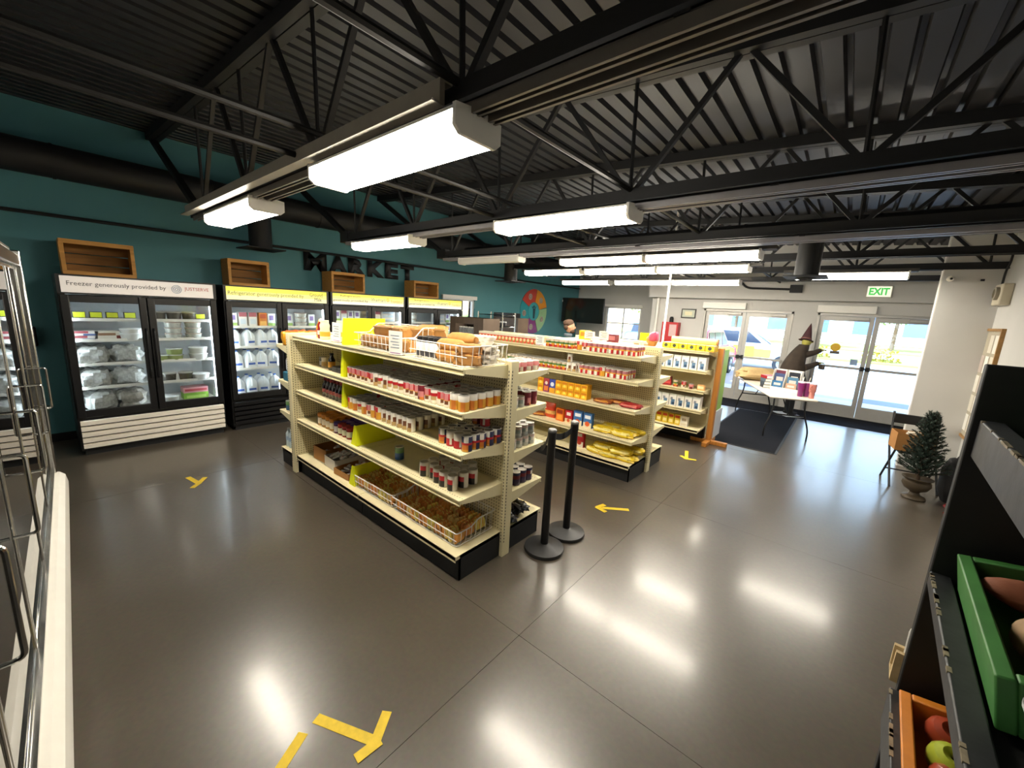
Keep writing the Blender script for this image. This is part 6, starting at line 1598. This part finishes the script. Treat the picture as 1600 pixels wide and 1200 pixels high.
def man():
    t = thing('person', 'bearded man in a dark grey jacket standing behind the middle shelf unit', 'person', (-4.30, 6.85, 0), .55)
    # facing +X (local); joints: (position, radius x, radius y)
    V = [((0, 0, .93), .15, .17), ((0, 0, 1.10), .14, .165), ((0, 0, 1.27), .135, .18), ((-.01, 0, 1.37), .10, .15), ((.005, 0, 1.43), .058, .058), ((.02, 0, 1.50), .06, .055),
         ((0, .10, .88), .085, .085), ((.02, .10, .50), .06, .06), ((-.02, .10, .10), .045, .045), ((.10, .11, .045), .045, .04),
         ((0, -.10, .88), .085, .085), ((.02, -.10, .50), .06, .06), ((-.02, -.10, .10), .045, .045), ((.10, -.11, .045), .045, .04),
         ((0, .20, 1.36), .062, .062), ((-.02, .25, 1.10), .048, .048), ((.14, .22, .93), .036, .036),
         ((0, -.20, 1.36), .062, .062), ((-.02, -.25, 1.10), .048, .048), ((.14, -.22, .93), .036, .036)]
    E_ = [(0, 1), (1, 2), (2, 3), (3, 4), (4, 5), (0, 6), (6, 7), (7, 8), (8, 9), (0, 10), (10, 11), (11, 12), (12, 13), (3, 14), (14, 15), (15, 16), (3, 17), (17, 18), (18, 19)]
    me = bpy.data.meshes.new('body'); me.from_pydata([v[0] for v in V], E_, [])
    o = bpy.data.objects.new('body', me); COL.objects.link(o)
    md = o.modifiers.new('skin', 'SKIN'); md.use_smooth_shade = True
    for i, v in enumerate(V): me.skin_vertices[0].data[i].radius = (v[1], v[2])
    me.skin_vertices[0].data[0].use_root = True
    sb = o.modifiers.new('sub', 'SUBSURF'); sb.levels = 2; sb.render_levels = 2
    dg = bpy.context.evaluated_depsgraph_get(); dg.update()
    m2 = bpy.data.meshes.new_from_object(o.evaluated_get(dg))
    bpy.data.objects.remove(o)
    # head, hands and feet fused by voxel remesh
    hb = MB()
    hb.blob(.098, .076, .118, m_white, c=(.025, 0, 1.475), seed=2, amp=.02, e=1, nu=24, nv=16, flat0=False)
    hb.blob(.022, .016, .026, m_white, c=(.125, 0, 1.55), seed=2, amp=0, e=1, flat0=False)
    for s_ in (-1, 1):
        hb.blob(.02, .010, .032, m_white, c=(.015, s_*.078, 1.555), seed=1, amp=0, e=1, flat0=False)
        hb.blob(.05, .022, .034, m_white, c=(.19, s_*.22, .87), seed=1, amp=0, e=.8, flat0=False)
        for q in range(4): hb.tube([(.21, s_*.22-.02+.013*q, .91), (.25, s_*.22-.02+.013*q, .89), (.265, s_*.22-.02+.013*q, .865)], .0085, m_white, 6)
        hb.tube([(.18, s_*.20, .91), (.21, s_*.185, .925)], .009, m_white, 6)
    hm = hb.mesh('h')
    bm = bmesh.new(); bm.from_mesh(m2); bm.from_mesh(hm)
    m3 = bpy.data.meshes.new('body'); bm.to_mesh(m3); bm.free()
    o = bpy.data.objects.new('body', m3); COL.objects.link(o)
    r = o.modifiers.new('re', 'REMESH'); r.mode = 'VOXEL'; r.voxel_size = .011; r.use_smooth_shade = True
    dg = bpy.context.evaluated_depsgraph_get(); dg.update()
    m4 = bpy.data.meshes.new_from_object(o.evaluated_get(dg)); bpy.data.objects.remove(o)
    m4.materials.clear()
    skin = M('skin_tone', '#b98a6c', .55, var=.05); jk = M('grey_jacket', '#4d4a48', .85, var=.2, scale=20, bump=.2); jean = M('dark_trousers', '#2b2d36', .85, var=.15); shoe = M('shoe_black', '#1c1a19', .6)
    for m in (skin, jk, jean, shoe): m4.materials.append(m)
    for p in m4.polygons:
        c = p.center
        hand = c.x > .15 and .8 < c.z < .96 and abs(c.y) > .14
        p.material_index = 0 if (c.z > 1.455 or hand) else (1 if c.z > .86 else (2 if c.z > .09 else 3)); p.use_smooth = True
    bo = put('body', m4, t)
    hair = M('brown_hair', '#493323', .8, var=.3, scale=40)
    MB().blob(.108, .088, .078, hair, c=(-.004, 0, 1.583), seed=9, amp=.05, e=1, nu=22, nv=12, flat0=False).blob(.06, .08, .07, hair, c=(-.035, 0, 1.515), seed=9, amp=.05, e=1, nu=20, nv=10, flat0=False).build('hair', t)
    MB().blob(.055, .062, .045, hair, c=(.075, 0, 1.462), seed=12, amp=.06, e=1, nu=20, nv=10, flat0=False).build('beard', t)
    for s_ in (-1, 1): MB().blob(.009, .009, .009, C('#1d1a18', .3), c=(.113, s_*.032, 1.592), seed=1, amp=0, e=1, nu=10, nv=6, flat0=False).build('eye', t)
    MB().lathe([(.075, 1.40), (.085, 1.44), (.07, 1.455)], C('#5f6a72'), 20, (.0, 0, 0)).build('collar', t)
man()
# ================================================================== OUTSIDE
m_asph = M('sunlit_asphalt', '#a7a5a0', .9, var=.12, scale=30); m_sidew = M('pale_sidewalk', '#c4bfb4', .9, var=.08, scale=6); m_grass = M('dry_grass', '#8d9440', .95, var=.3, scale=20)
def gslab(name, x0, x1, y0, y1, z0, z1, m, lab): return struct(MB().box(x0, x1, y0, y1, z0, z1, m).build(name), lab)
gslab('ground_sidewalk', -14, 16, 11.0, 13.4, -.3, -.02, m_sidew, 'pale concrete sidewalk outside the doors')
gslab('ground_lot', -40, 45, 13.4, 30, -.4, -.14, m_asph, 'sunlit asphalt parking lot')
gslab('ground_verge', -40, 45, 30, 34, -.4, -.02, m_grass, 'dry grass verge beyond the lot')
gslab('ground_road', -60, 70, 34, 44, -.4, -.16, M('road_asphalt', '#b9b7b2', .9, var=.1), 'pale road beyond the grass verge')
gslab('ground_lawn', -70, 80, 44, 75, -.4, -.05, m_grass, 'lawn in front of the far building')
gslab('ground_side', -40, XL-.2, -6, 11.0, -.4, -.1, m_sidew, 'pale yard outside the teal wall')
for i, x in enumerate((-7.0, -1.4, 1.4, 4.2)):
    tag(MB().prism([(-.08, 0), (.08, 0), (.05, .12), (-.05, .12)], -.9, .9, C('#8fa0b8', .8), lambda u, v, q: (q, u, v)).build('wheel_stop', None, (x, 14.3, -.14)), ['concrete wheel stop outside left of the red car', 'concrete wheel stop outside between the doors', 'concrete wheel stop outside the right door', 'rightmost concrete wheel stop outside'][i], 'wheel stop', 'wheel stops')
def car(loc, rz, body, label, wrap=None):
    t = thing('parked_car', label, 'car', loc, rz, 'parked cars'); mb = M('car_%s' % body.strip('#'), body, .25, .1, var=.03, coat=.6); mg = M('car_glass', '#2a323c', .1, var=.1)
    # length along X, nose at +X
    def ring(pts, y, ins=0): return [(x*(1-ins*.02), y, z) for x, z in pts]
    side = [(-2.2, .42), (-2.3, .7), (-2.25, 1.05), (-2.1, 1.15), (1.0, 1.1), (2.0, .98), (2.25, .8), (2.28, .45), (1.9, .36), (-1.9, .36)]
    MB().loft([ring(side, -.86, 2), ring(side, -.92), ring(side, .92), ring(side, .86, 2)], mb).build('body_shell', t, bevel=.03)
    cab = [(-2.15, 1.1), (-1.95, 1.62), (-1.6, 1.72), (.1, 1.70), (.95, 1.1)]
    MB().loft([[(x, -.78 if z > 1.5 else -.88, z) for x, z in cab], [(x, .78 if z > 1.5 else .88, z) for x, z in cab]], mb).build('cabin', t, bevel=.03)
    for s_ in (-1, 1):
        for x0, x1, x2, x3 in ((-1.9, -1.2, -1.2, -1.8), (-1.1, -.25, -.25, -1.1), (-.15, .65, .1, -.15)):
            MB().add([(x0, s_*.885, 1.14), (x1, s_*.885, 1.14), (x2, s_*.80, 1.60), (x3, s_*.80, 1.60), (x0, s_*.875, 1.14), (x1, s_*.875, 1.14), (x2, s_*.79, 1.60), (x3, s_*.79, 1.60)], [(0, 1, 2, 3), (7, 6, 5, 4), (0, 4, 5, 1), (2, 6, 7, 3), (1, 5, 6, 2), (3, 7, 4, 0)], mg).build('side_window', t)
    MB().add([(.98, -.72, 1.13), (.98, .72, 1.13), (.16, .66, 1.66), (.16, -.66, 1.66), (.95, -.72, 1.11), (.95, .72, 1.11), (.13, .66, 1.64), (.13, -.66, 1.64)], [(0, 1, 2, 3), (7, 6, 5, 4), (0, 4, 5, 1), (2, 6, 7, 3), (1, 5, 6, 2), (3, 7, 4, 0)], mg).build('windscreen', t)
    for x in (-1.4, 1.45):
        for s_ in (-1, 1):
            MX = Matrix.Translation((x, s_*.80, .34)) @ Matrix.Rotation(math.pi/2, 4, 'X')
            w_ = MB().lathe([(.2, -.11), (.33, -.11), (.35, -.06), (.35, .06), (.33, .11), (.2, .11)], m_blackm, 24, mx=MX).build('wheel', t); MB().lathe([(.21, -.112), (.21, .112)], m_chrome, 16, mx=MX).build('hub', w_)
    for s_ in (-1, 1): MB().box(2.2, 2.29, s_*.65-.18, s_*.65+.18, .66, .80, C('#dfe3e6', .2)).build('headlight', t, bevel=.02); MB().box(-2.32, -2.22, s_*.7-.1, s_*.7+.1, .75, 1.0, C('#b3262b', .2)).build('tail_light', t, bevel=.01)
    if wrap:
        for k, (x0, x1, z0, z1, cc) in enumerate(wrap):
            for s_ in (-1, 1): MB().box(x0, x1, s_*.921-.002, s_*.921+.002, z0, z1, C(cc)).build('colour_decal', t)
    return t
car((-3.5, 20.4, -.14), math.radians(8), '#dfe2e5', 'white car with yellow and red decals parked outside the left door', [(-1.2, -.4, .55, .95, '#d9534f'), (-.4, .4, .5, 1.0, '#e8a22c'), (.4, 1.0, .55, .9, '#e2c23a'), (-1.6, -1.2, .5, .9, '#c94a6a')])
car((-7.6, 22.5, -.14), math.radians(12), '#8fb0d8', 'pale blue car parked outside beyond the far left door leaf')
car((-4.25, 15.8, -.14), math.radians(90), '#b5343c', 'red car parked close to the left door')
bld = thing('far_building', 'low pale building with blue windows across the road', 'building', (8, 62, 0))
MB().box(-28, 28, 0, 8, 0, 4.6, C('#d9d4c8', .8)).build('wall', bld); MB().box(-29, 29, -.8, 8.8, 4.6, 5.1, C('#8f8a80', .8)).build('roof', bld)
for i in range(12):
    wn_ = MB().box(-25+i*4.3, -23+i*4.3, -.06, 0, 1.0, 3.0, C('#5a7596', .2)).build('window', bld); MB().box(-25.1+i*4.3, -22.9+i*4.3, -.1, -.02, .9, 1.0, m_white).build('sill', wn_)
m_leaf = M('green_leaves', '#6f8a34', .9, var=.35, scale=6); m_trk = C('#6b5540', .9)
def tree(x, y, h, r, lab, m=m_leaf):
    t = thing('tree', lab, 'tree', (x, y, -.1), group='trees outside'); rn = random.Random(int(x*10+y))
    MB().tube([(0, 0, 0), (.05, 0, h*.5), (0, .05, h*.75)], [.16, .11, .05], m_trk, 8).build('trunk', t)
    b = MB()
    for k in range(900):
        d = Vector((rn.gauss(0, 1), rn.gauss(0, 1), rn.gauss(0, .8))).normalized()*r*rn.random()**.4
        p = Vector((0, 0, h*.72))+d; s_ = rn.uniform(.12, .26)
        u = Vector((rn.uniform(-1, 1), rn.uniform(-1, 1), rn.uniform(-1, 1))).normalized(); v = u.cross(Vector((rn.uniform(-1, 1), rn.uniform(-1, 1), 1))).normalized()
        b.add([p-u*s_, p+v*s_*.5, p+u*s_, p-v*s_*.5], [(0, 1, 2, 3)], m)
    o = b.build('leaves', t); o['kind'] = 'stuff'
for i, (x, y, h, r) in enumerate([(-16, 40, 6, 2.4), (-9, 46, 7, 2.8), (-3, 47, 5.5, 2.2), (3, 48, 6.5, 2.5), (14, 46, 6, 2.4)]):
    tree(x, y, h, r, ['leafy tree farthest left beyond the parked cars', 'leafy tree behind the white car', 'leafy tree seen between the two doors', 'leafy tree seen through the right door', 'leafy tree seen at the far right through the right door'][i])
def shrub(x, y, r, lab, cc='#b39a3c'):
    t = thing('shrub', lab, 'shrub', (x, y, -.02), group='shrubs on the verge'); rn = random.Random(int(x*7)); b = MB(); m = M('shrub_'+cc.strip('#'), cc, .9, var=.35, scale=8)
    for k in range(300):
        d = Vector((rn.gauss(0, 1), rn.gauss(0, 1), abs(rn.gauss(0, .8)))).normalized()*r*rn.random()**.4; s_ = rn.uniform(.06, .14)
        u = Vector((rn.uniform(-1, 1), rn.uniform(-1, 1), rn.uniform(-.2, 1))).normalized(); v = u.cross(Vector((0.2, .3, 1))).normalized()
        b.add([d-u*s_, d+v*s_*.5, d+u*s_, d-v*s_*.5], [(0, 1, 2, 3)], m)
    b.build('leaves', t)['kind'] = 'stuff'; MB().tube([(0, 0, 0), (0, 0, r*.6)], [.04, .02], m_trk, 6).build('stem', t)
for i, (x, y) in enumerate([(-1.6, 31), (1.6, 31.5), (5.0, 32)]): shrub(x, y, .9, ['yellowing shrub on the verge, left', 'yellowing shrub on the verge, middle', 'yellowing shrub on the verge, right'][i])
# ================================================================== tell look-alikes on the shelves apart by row and place
def ordn(k):
    return '%d%s' % (k, 'th' if 10 <= k % 100 <= 20 else {1: 'st', 2: 'nd', 3: 'rd'}.get(k % 10, 'th'))
def levels(vals, gap):
    out = []; s_ = sorted(vals)
    for v in s_:
        if not out or v-out[-1][-1] > gap: out.append([v])
        else: out[-1].append(v)
    return [(min(q)-1e-4, max(q)+1e-4) for q in out]
def which(v, lv):
    for i, (a, b_) in enumerate(lv):
        if a <= v <= b_: return i
    return 0
GRID = ('can', 'carton', 'bottle', 'jar', 'box', 'jug', 'tub', 'tin', 'snack_pack', 'canister', 'tray_pack', 'yellow_tag_pack')
sets = {}
for o in bpy.data.objects:
    if o.parent is None and 'label' in o.keys() and 'group' in o.keys() and o.name.split('.')[0].endswith(GRID) and 'far side' not in o['label']:
        sets.setdefault(o['label'], []).append(o)
for lab, obs in sets.items():
    if len(obs) < 2: continue
    fridge = obs[0].location.x < -6.2
    lat = (lambda o: o.location.y) if fridge else (lambda o: o.location.x)
    dep = (lambda o: -o.location.x) if fridge else (lambda o: o.location.y)
    LZ = levels([o.location.z for o in obs], .02); LD = levels([dep(o) for o in obs], .032)
    cells = {}
    for o in obs: cells.setdefault((which(o.location.z, LZ), which(dep(o), LD)), []).append(o)
    for (iz, idp), row in cells.items():
        row.sort(key=lat)
        for i, o in enumerate(row):
            sx = []
            if len(row) > 1: sx.append(ordn(i+1)+' from left')
            if len(LD) > 1: sx.append('front row' if idp == 0 else ordn(idp+1)+' row')
            if len(LZ) > 1: sx.append(ordn(iz+1)+' layer up')
            base = lab
            if len((base+' '+' '.join(sx)).split()) > 16: base = base.replace(' the ', ' ').replace(' of ', ' ')
            full = base+', '+', '.join(sx)
            if len(full.split()) <= 16: o['label'] = full
